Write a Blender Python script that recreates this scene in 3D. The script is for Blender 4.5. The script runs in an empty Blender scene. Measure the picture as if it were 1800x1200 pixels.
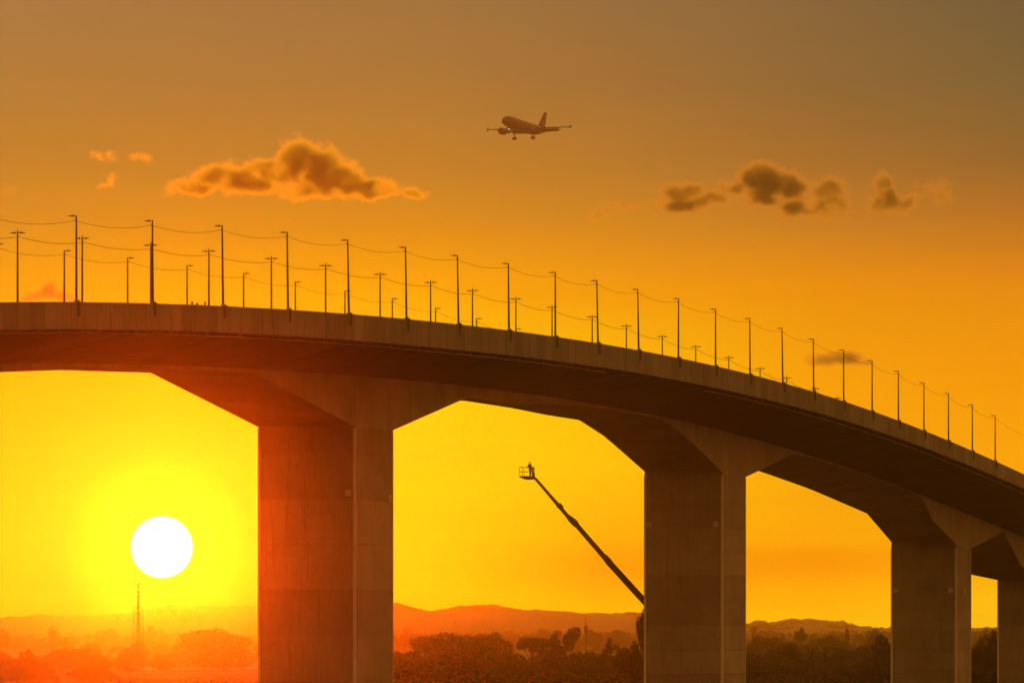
import bpy, math, random
import numpy as np
from mathutils import Vector, Matrix
random.seed(7); RNG = np.random.default_rng(7)

# ------------------------------------------------------------------ camera
FPX = 11800.0          # focal length in pixels of the 1800 px wide photograph
HOR = 1110.0           # horizon row
ZC = 14.0              # camera height above the ground
sc = bpy.context.scene
col = sc.collection
cam = bpy.data.cameras.new('camera'); camo = bpy.data.objects.new('camera', cam); col.objects.link(camo)
camo.location = (0, 0, ZC); camo.rotation_euler = (math.pi/2, 0, 0)
cam.sensor_width = 36; cam.lens = 36*FPX/1800; cam.shift_y = (HOR-600)/1800
cam.clip_start = 1; cam.clip_end = 60000
sc.camera = camo

# ------------------------------------------------------------------ sky, sun, exposure
SUN_AZ = (285-900)/FPX; SUN_EL = (HOR-961)/FPX
SUN_DIR = Vector((math.sin(SUN_AZ)*math.cos(SUN_EL), math.cos(SUN_AZ)*math.cos(SUN_EL), math.sin(SUN_EL)))
SUN_STRENGTH = 0.145
SUN_COLOR = (1.0, 0.066, 0.0)
HAZE_DENSITY = 8.5e-5
HAZE_G = 0.981
SKY_GAIN = 2.0
HAZE_LEN = 7600.

def lin(c):
    c = c/255.0
    return c/12.92 if c <= .04045 else ((c+.055)/1.055)**2.4

class NG:
    """small helper to write node graphs"""
    def __init__(s, tree): s.t = tree; tree.nodes.clear()
    def n(s, typ, **kw):
        nd = s.t.nodes.new(typ)
        for k, v in kw.items(): setattr(nd, k, v)
        return nd
    def put(s, sock, v):
        if isinstance(v, bpy.types.NodeSocket): s.t.links.new(v, sock)
        elif v is not None: sock.default_value = v
    def m(s, op, a, b=None, c=None, clamp=False):
        nd = s.n('ShaderNodeMath', operation=op, use_clamp=clamp)
        for i, v in enumerate((a, b, c)): s.put(nd.inputs[i], v)
        return nd.outputs[0]
    def vm(s, op, a, b=None):
        nd = s.n('ShaderNodeVectorMath', operation=op)
        s.put(nd.inputs[0], a); s.put(nd.inputs[1], b)
        return nd.outputs['Value'] if op in ('LENGTH', 'DOT_PRODUCT') else nd.outputs[0]
    def mix(s, f, a, b, typ='MIX'):
        nd = s.n('ShaderNodeMix', data_type='RGBA', blend_type=typ)
        s.put(nd.inputs[0], f); s.put(nd.inputs[6], a); s.put(nd.inputs[7], b)
        return nd.outputs[2]
    def mr(s, v, a, b, c=0., d=1., smooth=False):
        nd = s.n('ShaderNodeMapRange', clamp=True)
        if smooth: nd.interpolation_type = 'SMOOTHSTEP'
        for i, x in enumerate((v, a, b, c, d)): s.put(nd.inputs[i], x)
        return nd.outputs[0]
    def noise(s, vec, scale, detail=3., rough=.5, dist=0.):
        nd = s.n('ShaderNodeTexNoise'); s.put(nd.inputs['Vector'], vec)
        nd.inputs['Scale'].default_value = scale; nd.inputs['Detail'].default_value = detail
        nd.inputs['Roughness'].default_value = rough; nd.inputs['Distortion'].default_value = dist
        return nd.outputs['Fac']
    def ramp(s, f, stops):
        nd = s.n('ShaderNodeValToRGB'); s.put(nd.inputs[0], f)
        e = nd.color_ramp.elements
        while len(e) > 1: e.remove(e[-1])
        e[0].position, e[0].color = stops[0][0], stops[0][1]
        for p, c in stops[1:]:
            x = e.new(p); x.color = c
        return nd.outputs[0]

w = bpy.data.worlds.new('World'); sc.world = w; w.use_nodes = True
g = NG(w.node_tree)
tc = g.n('ShaderNodeTexCoord').outputs['Generated']
sep = g.n('ShaderNodeSeparateXYZ'); g.put(sep.inputs[0], tc)
X, Y, Z = sep.outputs
az = g.m('MULTIPLY', g.m('ARCTAN2', X, Y), FPX)          # 1 unit = one photograph pixel of angle
el = g.m('MULTIPLY', g.m('ARCSINE', Z), FPX)
# sky colour up the horizon at five bearings (elevation unit, sRGB); R may exceed what a picture can hold
SKY = {
 -900: [(0,255,186,0),(60,255,200,0),(170,255,214,0),(400,255,198,0),(520,252,175,2),(610,244,158,10),(720,217,142,34),(830,196,130,44),(980,183,124,58),(1110,176,120,64)],
 -620: [(0,255,205,0),(60,255,224,0),(170,255,232,0),(330,255,224,0),(440,255,208,0),(520,254,180,0),(610,249,165,0),(700,228,146,24),(810,202,131,42),(960,182,122,56),(1110,174,119,62)],
 -150: [(0,255,186,0),(50,255,198,0),(120,255,210,0),(250,255,218,0),(400,255,212,0),(520,255,184,0),(610,250,164,0),(700,230,144,24),(810,200,128,42),(960,178,119,54),(1110,166,115,61)],
  150: [(0,255,182,0),(35,255,176,0),(105,252,142,0),(140,253,150,0),(165,255,168,0),(300,255,200,0),(450,255,188,0),(580,244,156,2),(700,220,138,30),(810,190,122,44),(960,168,112,54),(1110,156,109,60)],
  550: [(0,255,186,20),(30,255,178,5),(70,255,160,0),(115,250,132,0),(140,250,134,0),(158,254,160,0),(300,255,168,0),(450,250,155,0),(600,232,142,8),(720,202,124,38),(830,168,108,46),(960,144,102,53),(1110,136,100,58)],
  900: [(0,255,190,40),(30,255,184,24),(90,255,176,10),(180,255,164,0),(330,255,158,0),(450,244,146,0),(600,226,136,18),(720,190,114,36),(830,146,100,46),(960,124,96,53),(1110,112,90,54)],
}
ELMAX = 1110.0
uf = g.m('DIVIDE', el, ELMAX, clamp=True)
cols = {}
for a, rows in SKY.items():
    cols[a] = g.ramp(uf, [(r[0]/ELMAX, (lin(r[1]), lin(r[2]), lin(r[3]), 1)) for r in rows])
keys = sorted(SKY)
sky = cols[keys[0]]
for k0, k1 in zip(keys[:-1], keys[1:]):
    sky = g.mix(g.mr(az, k0, k1, smooth=False), sky, cols[k1])
# thin streaks of cirrus low in the sky
cv = g.n('ShaderNodeCombineXYZ'); g.put(cv.inputs[0], g.m('DIVIDE', az, 420.)); g.put(cv.inputs[1], g.m('DIVIDE', el, 36.))
st = g.noise(cv.outputs[0], 1.0, 4., .55)
st = g.m('MULTIPLY', g.mr(st, .35, .75, -1., 1.), g.mr(el, 0, 420, .05, .02))
sky = g.mix(1., sky, g.n('ShaderNodeCombineXYZ').outputs[0], 'ADD')
grey = g.m('ADD', 1., st)
vs = g.n('ShaderNodeVectorMath', operation='SCALE'); g.put(vs.inputs[0], sky); g.put(vs.inputs['Scale'], grey)
sky = vs.outputs[0]
# what the sensor clipped: the sky near the sun is much redder/brighter than white
dot = g.vm('DOT_PRODUCT', tc, tuple(SUN_DIR))
ang = g.m('MULTIPLY', g.m('ARCCOSINE', g.m('MINIMUM', dot, .99999999)), FPX)
# compensate for the air in front of the sky
# (the box of haze adds its own forward-scattered sunlight in front of this sky, so that share is taken off here)
hgd = g.m('POWER', g.m('SUBTRACT', 1+HAZE_G**2, g.m('MULTIPLY', dot, 2*HAZE_G)), 1.5)
path = g.m('MINIMUM', HAZE_LEN, g.m('DIVIDE', 200., g.m('MAXIMUM', Z, .001)))
kk = HAZE_DENSITY*SUN_STRENGTH*(1-HAZE_G**2)/(4*math.pi)
half = g.m('MULTIPLY', path, .5)
dsun = g.m('MINIMUM', g.m('SUBTRACT', HAZE_LEN, half), g.m('DIVIDE', g.m('SUBTRACT', 200., g.m('MULTIPLY', half, Z)), SUN_EL))
att = g.m('EXPONENT', g.m('MULTIPLY', g.m('ADD', half, dsun), -HAZE_DENSITY))
gl = g.m('DIVIDE', g.m('MULTIPLY', g.m('MULTIPLY', path, kk), att), hgd)
sub = g.n('ShaderNodeVectorMath', operation='SCALE'); sub.inputs[0].default_value = SUN_COLOR; g.put(sub.inputs['Scale'], gl)
cmpv = g.vm('MAXIMUM', g.vm('SUBTRACT', sky, sub.outputs[0]), (.0, .0, .0))
gr = g.ramp(g.m('DIVIDE', el, 1110., clamp=True), [(0, (.68, .78, .35, 1)), (.06, (.66, .76, .35, 1)), (.11, (.58, .64, .35, 1)), (.2, (.55, .60, .35, 1)), (.48, (.545, .57, .33, 1)), (.56, (.56, .53, .37, 1)), (.66, (.465, .48, .47, 1)), (1., (.42, .49, .54, 1))])
cmpv = g.mix(1., cmpv, gr, 'MULTIPLY')
comp = g.n('ShaderNodeVectorMath', operation='SCALE'); g.put(comp.inputs[0], cmpv); comp.inputs['Scale'].default_value = SKY_GAIN
sky_in = comp.outputs[0]
# the rest of the dome: a Nishita dusk sky, warmed by the picture's white balance
ni = g.n('ShaderNodeTexSky'); ni.sky_type = 'NISHITA'; ni.sun_disc = False
ni.sun_elevation = SUN_EL; ni.sun_rotation = SUN_AZ; ni.dust_density = 3.0; ni.air_density = 1.5
warm = g.mix(1., ni.outputs[0], (1.5, .62, .14, 1), 'MULTIPLY')
wv = g.n('ShaderNodeVectorMath', operation='SCALE'); g.put(wv.inputs[0], warm); wv.inputs['Scale'].default_value = 0.15
wv2 = g.n('ShaderNodeVectorMath', operation='ADD'); g.put(wv2.inputs[0], wv.outputs[0]); wv2.inputs[1].default_value = (.078, .033, .0065)
amb = g.n('ShaderNodeVectorMath', operation='SCALE'); g.put(amb.inputs[0], wv2.outputs[0]); g.put(amb.inputs['Scale'], g.mr(dot, -1, .9, 2.2, 4.9)); wv2 = amb
f_el = g.mr(el, 1150, 4200, smooth=True)
f_az = g.mr(g.m('ABSOLUTE', az), 1100, 6500, smooth=True)
f_out = g.m('MAXIMUM', f_el, f_az)
total = g.mix(f_out, sky_in, wv2.outputs[0])
# the ground half of the dome
total = g.mix(g.mr(el, -60, -1500), total, (.05, .018, .002, 1))
# solar disc, soft rim
disc = g.mr(ang, 50.5, 56.5, 1., 0., smooth=True)
total = g.mix(disc, total, (2.7, 2.65, 2.6, 1))
bg = g.n('ShaderNodeBackground'); g.put(bg.inputs[0], total); bg.inputs[1].default_value = 1.0
out = g.n('ShaderNodeOutputWorld'); g.put(out.inputs[0], bg.outputs[0])

sl = bpy.data.lights.new('sun', 'SUN'); sl.energy = SUN_STRENGTH; sl.color = SUN_COLOR; sl.angle = math.radians(.5)
so = bpy.data.objects.new('sun', sl); col.objects.link(so)
so.rotation_euler = SUN_DIR.to_track_quat('Z', 'Y').to_euler(); so.location = (0, 0, 300)

sc.view_settings.view_transform = 'Standard'; sc.view_settings.look = 'None'
sc.view_settings.exposure = 0; sc.view_settings.gamma = 1; sc.view_settings.use_curve_mapping = False
sc.render.engine = 'CYCLES'
sc.cycles.max_bounces = 5; sc.cycles.diffuse_bounces = 3; sc.cycles.glossy_bounces = 2; sc.cycles.volume_bounces = 2
sc.cycles.transparent_max_bounces = 8
sc.cycles.use_denoising = True
sc.cycles.volume_step_rate = 0.15; sc.cycles.volume_max_steps = 200
sc.cycles.sample_clamp_indirect = 4

# ------------------------------------------------------------------ helpers
def at(x, y, d):
    """world point seen at photograph pixel (x, y) at depth d"""
    return Vector(((x-900)*d/FPX, d, ZC+(HOR-y)*d/FPX))

class MB:
    def __init__(s): s.v = []; s.f = []
    def add(s, vs, fs):
        b = len(s.v); s.v += [tuple(v) for v in vs]; s.f += [tuple(b+i for i in f) for f in fs]
    def box(s, c, h, M=None):
        vs = [Vector((c[0]+sx*h[0], c[1]+sy*h[1], c[2]+sz*h[2])) for sx in (-1, 1) for sy in (-1, 1) for sz in (-1, 1)]
        if M: vs = [M @ v for v in vs]
        s.add(vs, [(0,1,3,2),(4,6,7,5),(0,4,5,1),(2,3,7,6),(0,2,6,4),(1,5,7,3)])
    def hexa(s, v8):   # bottom 4 ccw, top 4 ccw
        s.add(v8, [(3,2,1,0),(4,5,6,7),(0,1,5,4),(1,2,6,5),(2,3,7,6),(3,0,4,7)])
    def rod(s, p0, p1, r0, r1=None, n=8, caps=True):
        p0 = Vector(p0); p1 = Vector(p1); r1 = r0 if r1 is None else r1
        d = (p1-p0); q = d.to_track_quat('Z', 'Y')
        vs = []
        for p, r in ((p0, r0), (p1, r1)):
            for k in range(n):
                a = 2*math.pi*k/n; vs.append(p+q @ Vector((r*math.cos(a), r*math.sin(a), 0)))
        fs = [(k, (k+1) % n, n+(k+1) % n, n+k) for k in range(n)]
        if caps: fs += [tuple(range(n-1, -1, -1)), tuple(range(n, 2*n))]
        s.add(vs, fs)
    def tube(s, pts, r, n=5):
        for a, b in zip(pts[:-1], pts[1:]): s.rod(a, b, r, r, n, caps=False)
    def loft(s, rings, cap=True):
        n = len(rings[0]); vs = [p for r in rings for p in r]; fs = []
        for i in range(len(rings)-1):
            for k in range(n): fs.append((i*n+k, i*n+(k+1) % n, (i+1)*n+(k+1) % n, (i+1)*n+k))
        if cap: fs += [tuple(range(n-1, -1, -1)), tuple((len(rings)-1)*n+k for k in range(n))]
        s.add(vs, fs)
    def ball(s, c, r, nu=10, nv=6):
        c = Vector(c); r = (r, r, r) if not hasattr(r, '__len__') else r
        rings = []
        for j in range(nv+1):
            ph = -math.pi/2+math.pi*(j+.001)/(nv+.002)
            rings.append([c+Vector((r[0]*math.cos(ph)*math.cos(2*math.pi*k/nu), r[1]*math.cos(ph)*math.sin(2*math.pi*k/nu), r[2]*math.sin(ph))) for k in range(nu)])
        s.loft(rings)
    def mesh(s, name, mat, smooth=False):
        me = bpy.data.meshes.new(name); me.from_pydata(s.v, [], s.f); me.update()
        if mat: me.materials.append(mat)
        if smooth: me.polygons.foreach_set('use_smooth', [True]*len(me.polygons))
        return me
    def build(s, name, mat, parent=None, smooth=False, loc=None):
        return link(name, s.mesh(name, mat, smooth), parent, loc)

def link(name, me, parent=None, loc=None):
    o = bpy.data.objects.new(name, me); col.objects.link(o)
    if parent: o.parent = parent
    if loc is not None: o.location = loc
    return o
def tag(o, label=None, cat=None, group=None, kind=None):
    if label: o['label'] = label
    if cat: o['category'] = cat
    if group: o['group'] = group
    if kind: o['kind'] = kind
    return o
def thing(name, label, cat, loc=(0,0,0), rot=(0,0,0), group=None):
    o = bpy.data.objects.new(name, None); col.objects.link(o)
    o.location = loc; o.rotation_euler = rot; o.empty_display_size = .3
    return tag(o, label, cat, group)
def copy_tree(o, parent=None):
    c = o.copy(); col.objects.link(c); c.parent = parent
    for ch in list(o.children): copy_tree(ch, c)
    return c
ORD = ['first','second','third','fourth','fifth','sixth','seventh','eighth','ninth','tenth','eleventh','twelfth','thirteenth','fourteenth','fifteenth','sixteenth','seventeenth','eighteenth','nineteenth','twentieth','twenty-first','twenty-second','twenty-third','twenty-fourth','twenty-fifth']

# ------------------------------------------------------------------ materials
def mat(name, base, rough=.8, spec=.3, metal=0.):
    m = bpy.data.materials.new(name); m.use_nodes = True
    G = NG(m.node_tree)
    b = G.n('ShaderNodeBsdfPrincipled'); o = G.n('ShaderNodeOutputMaterial')
    G.put(o.inputs[0], b.outputs[0])
    b.inputs['Roughness'].default_value = rough; b.inputs['Specular IOR Level'].default_value = spec; b.inputs['Metallic'].default_value = metal
    b.inputs['Base Color'].default_value = (*base, 1)
    return m, G, b
def noisy(name, c0, c1, scale, rough=.8, bump=0., bscale=None, **k):
    m, G, b = mat(name, c0, rough, **k)
    tcn = G.n('ShaderNodeTexCoord').outputs['Object']
    f = G.noise(tcn, scale, 5., .6)
    G.put(b.inputs['Base Color'], G.mix(G.mr(f, .3, .7), (*c0, 1), (*c1, 1)))
    if bump:
        bn = G.n('ShaderNodeBump'); bn.inputs['Strength'].default_value = bump; bn.inputs['Distance'].default_value = .1
        G.put(bn.inputs['Height'], G.noise(tcn, bscale or scale*4, 4.)); G.put(b.inputs['Normal'], bn.outputs[0])
    return m
def concrete(name, c0, c1, streak=.5, lifts=0., rnd=0., board=0.):
    m, G, b = mat(name, c0, .9, .15)
    geo = G.n('ShaderNodeNewGeometry').outputs['Position']
    s = G.n('ShaderNodeSeparateXYZ'); G.put(s.inputs[0], geo)
    big = G.noise(geo, .16, 5., .62)
    fine = G.noise(geo, 2.6, 5., .7)
    # vertical run-off streaks: noise stretched along z
    cs = G.n('ShaderNodeVectorMath', operation='MULTIPLY'); G.put(cs.inputs[0], geo); cs.inputs[1].default_value = (1.1, 1.1, .07)
    run = G.noise(cs.outputs[0], 1.6, 6., .72)
    f = G.m('ADD', G.m('MULTIPLY', big, .45), G.m('MULTIPLY', fine, .2))
    f = G.m('ADD', f, G.m('MULTIPLY', run, .35))
    c = G.mix(G.mr(f, .36, .64), (*c0, 1), (*c1, 1))
    dark = G.mr(run, .52, .68, 0., streak)
    c = G.mix(dark, c, tuple(v*.45 for v in c0)+(1,))
    if board:
        bw = G.n('ShaderNodeTexWave', wave_type='BANDS', bands_direction='DIAGONAL'); G.put(bw.inputs['Vector'], geo)
        bw.inputs['Scale'].default_value = 1.1; bw.inputs['Distortion'].default_value = 1.5; bw.inputs['Detail'].default_value = 3
        c = G.mix(G.m('MULTIPLY', bw.outputs['Fac'], board), c, tuple(v*.5 for v in c0)+(1,))
    if board:
        cx_ = G.n('ShaderNodeCombineXYZ'); G.put(cx_.inputs[0], G.vm('DOT_PRODUCT', geo, (.235*1.3, .972*1.3, 0))); G.put(cx_.inputs[1], G.vm('DOT_PRODUCT', geo, (-.972*.06, .235*.06, 0)))
        c = G.mix(G.mr(G.noise(cx_.outputs[0], 1., 5., .7), .42, .6, 0., .65), c, tuple(v*.35 for v in c0)+(1,))
    if rnd:
        oi = G.n('ShaderNodeObjectInfo').outputs['Random']
        v = G.n('ShaderNodeVectorMath', operation='SCALE'); G.put(v.inputs[0], c); G.put(v.inputs['Scale'], G.mr(oi, 0, 1, 1-rnd, 1+rnd)); c = v.outputs[0]
    G.put(b.inputs['Base Color'], c)
    bn = G.n('ShaderNodeBump'); bn.inputs['Strength'].default_value = .5; bn.inputs['Distance'].default_value = .06
    G.put(bn.inputs['Height'], G.m('ADD', fine, run)); G.put(b.inputs['Normal'], bn.outputs[0])
    return m
M = {}
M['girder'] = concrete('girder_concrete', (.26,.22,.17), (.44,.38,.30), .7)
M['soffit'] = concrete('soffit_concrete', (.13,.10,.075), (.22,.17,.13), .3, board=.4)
M['pier'] = concrete('pier_concrete', (.22,.195,.155), (.40,.35,.28), .5, rnd=.13)
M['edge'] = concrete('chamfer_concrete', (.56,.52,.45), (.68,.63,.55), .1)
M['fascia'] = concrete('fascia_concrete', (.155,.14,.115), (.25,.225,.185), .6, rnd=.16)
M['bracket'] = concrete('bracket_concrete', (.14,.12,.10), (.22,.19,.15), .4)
M['asphalt'] = noisy('asphalt', (.045,.045,.045), (.06,.06,.058), .8)
M['steel'] = noisy('dark_painted_steel', (.025,.022,.02), (.045,.04,.035), 3., .6)
M['cable'] = noisy('cable_sheath', (.02,.02,.02), (.03,.03,.03), 5., .6)
M['pipe'] = noisy('pale_pvc_pipe', (.42,.38,.33), (.52,.48,.42), 2., .5)
M['plate'] = noisy('pale_plate', (.48,.46,.42), (.58,.55,.5), 2., .6)
M['lift'] = noisy('lift_paint', (.03,.03,.035), (.05,.05,.055), 2., .5)
M['rubber'] = noisy('rubber', (.02,.02,.02), (.035,.035,.035), 4., .9)
M['cloth'] = noisy('work_clothes', (.02,.025,.04), (.04,.045,.06), 5., .9)
M['skin'] = noisy('skin', (.25,.14,.09), (.3,.17,.11), 5., .6)
M['hat'] = noisy('helmet_plastic', (.08,.08,.08), (.11,.11,.11), 5., .4)
M['plane'] = noisy('aircraft_paint', (.045,.04,.04), (.06,.055,.05), .5, .5)
M['planedark'] = noisy('aircraft_dark_paint', (.03,.02,.02), (.045,.03,.03), .5, .5)
M['window'] = noisy('dark_glass', (.02,.02,.025), (.03,.03,.035), 2., .1)
M['carw'] = noisy('car_paint_white', (.6,.6,.6), (.7,.7,.7), 1., .25)
M['card'] = noisy('car_paint_dark', (.08,.02,.02), (.1,.03,.03), 1., .25)
M['ground'] = noisy('dry_grassland', (.035,.035,.015), (.07,.06,.03), .02, .95)
M['hill'] = noisy('wooded_hillside', (.03,.035,.015), (.05,.05,.02), .01, 1.)
M['road'] = noisy('road_asphalt', (.05,.05,.05), (.065,.065,.06), .3, .8)
M['bark'] = noisy('bark', (.07,.05,.035), (.11,.08,.055), 2., .95)
def leafmat(name, c0, c1):
    m, G, b = mat(name, c0, .8, .2)
    oi = G.n('ShaderNodeObjectInfo').outputs['Random']
    geo = G.n('ShaderNodeNewGeometry').outputs['Position']
    f = G.m('ADD', G.m('MULTIPLY', G.noise(geo, .35, 3.), .8), G.m('MULTIPLY', oi, .3))
    c = G.mix(G.mr(f, .3, .8), (*c0, 1), (*c1, 1))
    G.put(b.inputs['Base Color'], c)
    tr = G.n('ShaderNodeBsdfTranslucent'); G.put(tr.inputs[0], c)
    mx = G.n('ShaderNodeMixShader'); mx.inputs[0].default_value = .15
    G.put(mx.inputs[1], b.outputs[0]); G.put(mx.inputs[2], tr.outputs[0])
    o = [n for n in G.t.nodes if n.type == 'OUTPUT_MATERIAL'][0]
    G.put(o.inputs[0], mx.outputs[0])
    return m
M['leaf'] = leafmat('leaves_dark', (.055,.05,.018), (.085,.075,.028))
M['leaf2'] = leafmat('leaves_olive', (.06,.055,.02), (.10,.09,.035))
def emis(name, c, s):
    m = bpy.data.materials.new(name); m.use_nodes = True; G = NG(m.node_tree)
    e = G.n('ShaderNodeEmission'); e.inputs[0].default_value = (*c, 1); e.inputs[1].default_value = s
    o = G.n('ShaderNodeOutputMaterial'); G.put(o.inputs[0], e.outputs[0]); return m
M['lamp_on'] = emis('landing_light_glow', (1., .95, .85), 3.5)

# ------------------------------------------------------------------ ground, road, hills
GX, GY0, GY1 = 5400., -1400., 7550.
nx, ny = 60, 120
gv = []; gf = []
for j in range(ny+1):
    for i in range(nx+1):
        x = -GX+2*GX*i/nx; y = GY0+(GY1-GY0)*j/ny
        gv.append((x, y, .25*math.sin(x*.011+y*.007)+.2*math.sin(y*.013-1)-.45))
for j in range(ny):
    for i in range(nx):
        a = j*(nx+1)+i; gf.append((a, a+1, a+nx+2, a+nx+1))
b = MB(); b.add(gv, gf); tag(b.build('ground', M['ground'], smooth=True), kind='structure')

def road_strip(name, y0, y1, hw):
    b = MB(); n = 40; pts = []
    for i in range(n+1):
        t = i/n; x = -520+900*t; y = y0+(y1-y0)*t
        pts.append((x, y))
    vs = []; fs = []
    for (x, y) in pts: vs += [(x, y-hw, .12), (x, y+hw, .12), (x, y-hw-1.5, -.6), (x, y+hw+1.5, -.6)]
    for i in range(n):
        a = 4*i; c = a+4
        fs += [(a, c, c+1, a+1), (a+2, c+2, c, a), (a+1, c+1, c+3, a+3)]
    b.add(vs, fs); tag(b.build(name, M['road']), kind='structure')
    b = MB()
    for i in range(60):
        x = -500+14*i; t = (x+520)/900; y = y0+(y1-y0)*t
        b.box((x, y, .127), (2., .08, .003))
    tag(b.build('road_marking', M['plate']), kind='structure')
road_strip('road', 2185, 2285, 4.)
road_strip('road', 2440, 2500, 4.)

def noise1(x, seed, octs=((1, 1.), (2.3, .5), (5.1, .3), (11., .18), (23., .12))):
    return sum(a*math.sin(x*f+seed*(i+1)*1.7+math.sin(x*f*.63+seed)*1.3) for i, (f, a) in enumerate(octs))
def hills(name, pts, D, depth, bump):
    """a real ridge: crest line given by bearings and heights, slopes running down towards and away from the camera"""
    n = 900; x0 = pts[0][0]; x1 = pts[-1][0]; rows = [-1., -.75, -.5, -.3, -.15, -.06, 0, .08, .25, .6, 1.]
    vs = []; fs = []
    for j, r in enumerate(rows):
        for i in range(n+1):
            xp = x0+(x1-x0)*i/n
            yp = np.interp(xp, [p[0] for p in pts], [p[1] for p in pts])
            top = ZC+(HOR-yp)*D/FPX+bump*(noise1(xp*.11, 3.1)*.5+abs(noise1(xp*.35, 7.7))*.5)
            fall = math.cos(min(1, abs(r))*math.pi/2)**1.3
            d = D+r*depth+ (60*noise1(xp*.01, 1.3+j) if r else 0)
            z = -1.5+(top+1.5)*fall+(bump*1.5*noise1(xp*.08+j*2.1, 4.+j) if 0 < abs(r) < 1 else 0)*fall
            vs.append(((xp-900)*D/FPX*(1+.15*r*depth/D), d, z))
    for j in range(len(rows)-1):
        for i in range(n):
            a = j*(n+1)+i; fs.append((a, a+1, a+n+2, a+n+1))
    b = MB(); b.add(vs, fs); return tag(b.build(name, M['hill'], smooth=False), kind='structure')
hills('hills', [(-3800,1104),(-2600,1092),(-1500,1080),(-700,1090),(0,1088),(60,1082.5),(110,1081.5),(175,1081),(230,1078),(262,1070),(300,1062.5),(360,1064.5),(400,1066),(452,1062),(560,1052),(640,1054),(693,1060),(725,1067),(757,1074),(790,1070),(815,1065),(850,1063),(870,1064),(900,1070.5),(960,1072.5),(1020,1077),(1080,1077.5),(1133,1078),(1250,1092),(1380,1101),(1500,1106),(1800,1104),(2600,1092),(3600,1100),(4600,1108)], 6500, 700, .6)
hills('hills', [(1150,1109),(1250,1098),(1312,1095),(1350,1094),(1375,1091),(1400,1089.5),(1440,1091),(1475,1093),(1490,1095),(1502,1100),(1530,1105),(1560,1104),(1600,1108),(1680,1110),(1900,1110)], 6950, 450, 1.1)

# ------------------------------------------------------------------ trees
def far(d): return d if d < 1850 else 1850+(d-1850)*3.1
def leaf_quads(centres, radii, count, size, flat=1., seed=0, shell=.55):
    rg = np.random.default_rng(seed)
    centres = np.array(centres, float); radii = np.array(radii, float)
    wts = (radii[:, 0]*radii[:, 1]*radii[:, 2])**.8; wts /= wts.sum()
    idx = rg.choice(len(centres), count, p=wts)
    d = rg.normal(size=(count, 3)); d /= np.linalg.norm(d, axis=1)[:, None]
    rad = shell+(1-shell)*rg.random(count)**.6
    rad = np.where(rg.random(count) < .12, rad*1.12, rad)
    p = centres[idx]+d*radii[idx]*rad[:, None]
    a = rg.normal(size=(count, 3)); a /= np.linalg.norm(a, axis=1)[:, None]
    bq = np.cross(a, rg.normal(size=(count, 3))); bq /= np.linalg.norm(bq, axis=1)[:, None]
    a[:, 2] *= flat; s = size*(.5+rg.random(count))
    q = np.stack([p-a*s[:, None]*.9, p-bq*s[:, None]*.45, p+a*s[:, None], p+bq*s[:, None]*.45], 1)
    return q.reshape(-1, 3)
def tree_proto(kind, seed):
    """unit: crown spans about 1 m radius x kind, tree height 1"""
    rg = random.Random(seed); C = []; R = []
    if kind == 'dome':
        for k in range(40):
            a = rg.uniform(0, 2*math.pi); r = math.sqrt(rg.random())*.52; z = .14+.68*math.sqrt(max(0, 1-(r/.60)**2))*(rg.uniform(.1, 1) if k % 2 else 1)
            q = rg.uniform(.10, .17); C.append((r*math.cos(a), r*math.sin(a), z)); R.append((q*1.2, q*1.2, q*.85))
        trunk = .3; cnt = 7600; size = .024
    elif kind == 'round':
        for k in range(15):
            a = rg.uniform(0, 2*math.pi); r = math.sqrt(rg.random())*.30; z = rg.uniform(.38, .84)
            q = rg.uniform(.11, .18); C.append((r*math.cos(a), r*math.sin(a), z)); R.append((q*1.1, q*1.1, q))
        trunk = .45; cnt = 3600; size = .028
    elif kind == 'umbrella':
        for k in range(15):
            a = rg.uniform(0, 2*math.pi); r = math.sqrt(rg.random())*.40; z = .84+rg.uniform(-.07, .06)-r*.18
            q = rg.uniform(.09, .14); C.append((r*math.cos(a), r*math.sin(a), z)); R.append((q*1.4, q*1.4, q*.55))
        trunk = .78; cnt = 2400; size = .026
    elif kind == 'loose':
        for k in range(13):
            a = rg.uniform(0, 2*math.pi); r = rg.uniform(.05, .36); z = rg.uniform(.42, .93)
            q = rg.uniform(.06, .12); C.append((r*math.cos(a), r*math.sin(a), z)); R.append((q*1.2, q*1.2, q*.8))
        trunk = .6; cnt = 1900; size = .026
    elif kind == 'layered':
        for k in range(12):
            z = rg.uniform(.45, .95); rr = (1.05-z)*.42; a = rg.uniform(0, 2*math.pi); r = rg.uniform(.2, 1)*rr
            q = rg.uniform(.06, .11); C.append((r*math.cos(a), r*math.sin(a), z)); R.append((q*1.7, q*1.7, q*.45))
        trunk = .85; cnt = 2200; size = .024
    elif kind == 'shrub':
        for k in range(12):
            a = rg.uniform(0, 2*math.pi); r = math.sqrt(rg.random())*.6; z = rg.uniform(.15, .7)
            q = rg.uniform(.18, .3); C.append((r*math.cos(a), r*math.sin(a), z)); R.append((q*1.2, q*1.2, q))
        trunk = .15; cnt = 2200; size = .045
    q = leaf_quads(C, R, cnt, size, seed=seed)
    me = bpy.data.meshes.new('crown'); n = len(q)
    me.from_pydata([tuple(v) for v in q.tolist()], [], [(i, i+1, i+2, i+3) for i in range(0, n, 4)])
    me.materials.append(M['leaf2'] if kind in ('umbrella', 'layered') else M['leaf'])
    b = MB(); b.rod((0, 0, -.03), (.01, .01, trunk), .022, .012, 7)
    for k in rg.sample(range(len(C)), min(9, len(C))):
        c = C[k]; z0 = min(trunk*.95, max(.12, c[2]*.55)); mid = (c[0]*.45, c[1]*.45, (z0+c[2])*.55)
        b.rod((.005, .005, z0), mid, .011, .007, 5); b.rod(mid, c, .007, .003, 5)
    return me, b.mesh('trunk', M['bark'])
PROTO = {}
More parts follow.
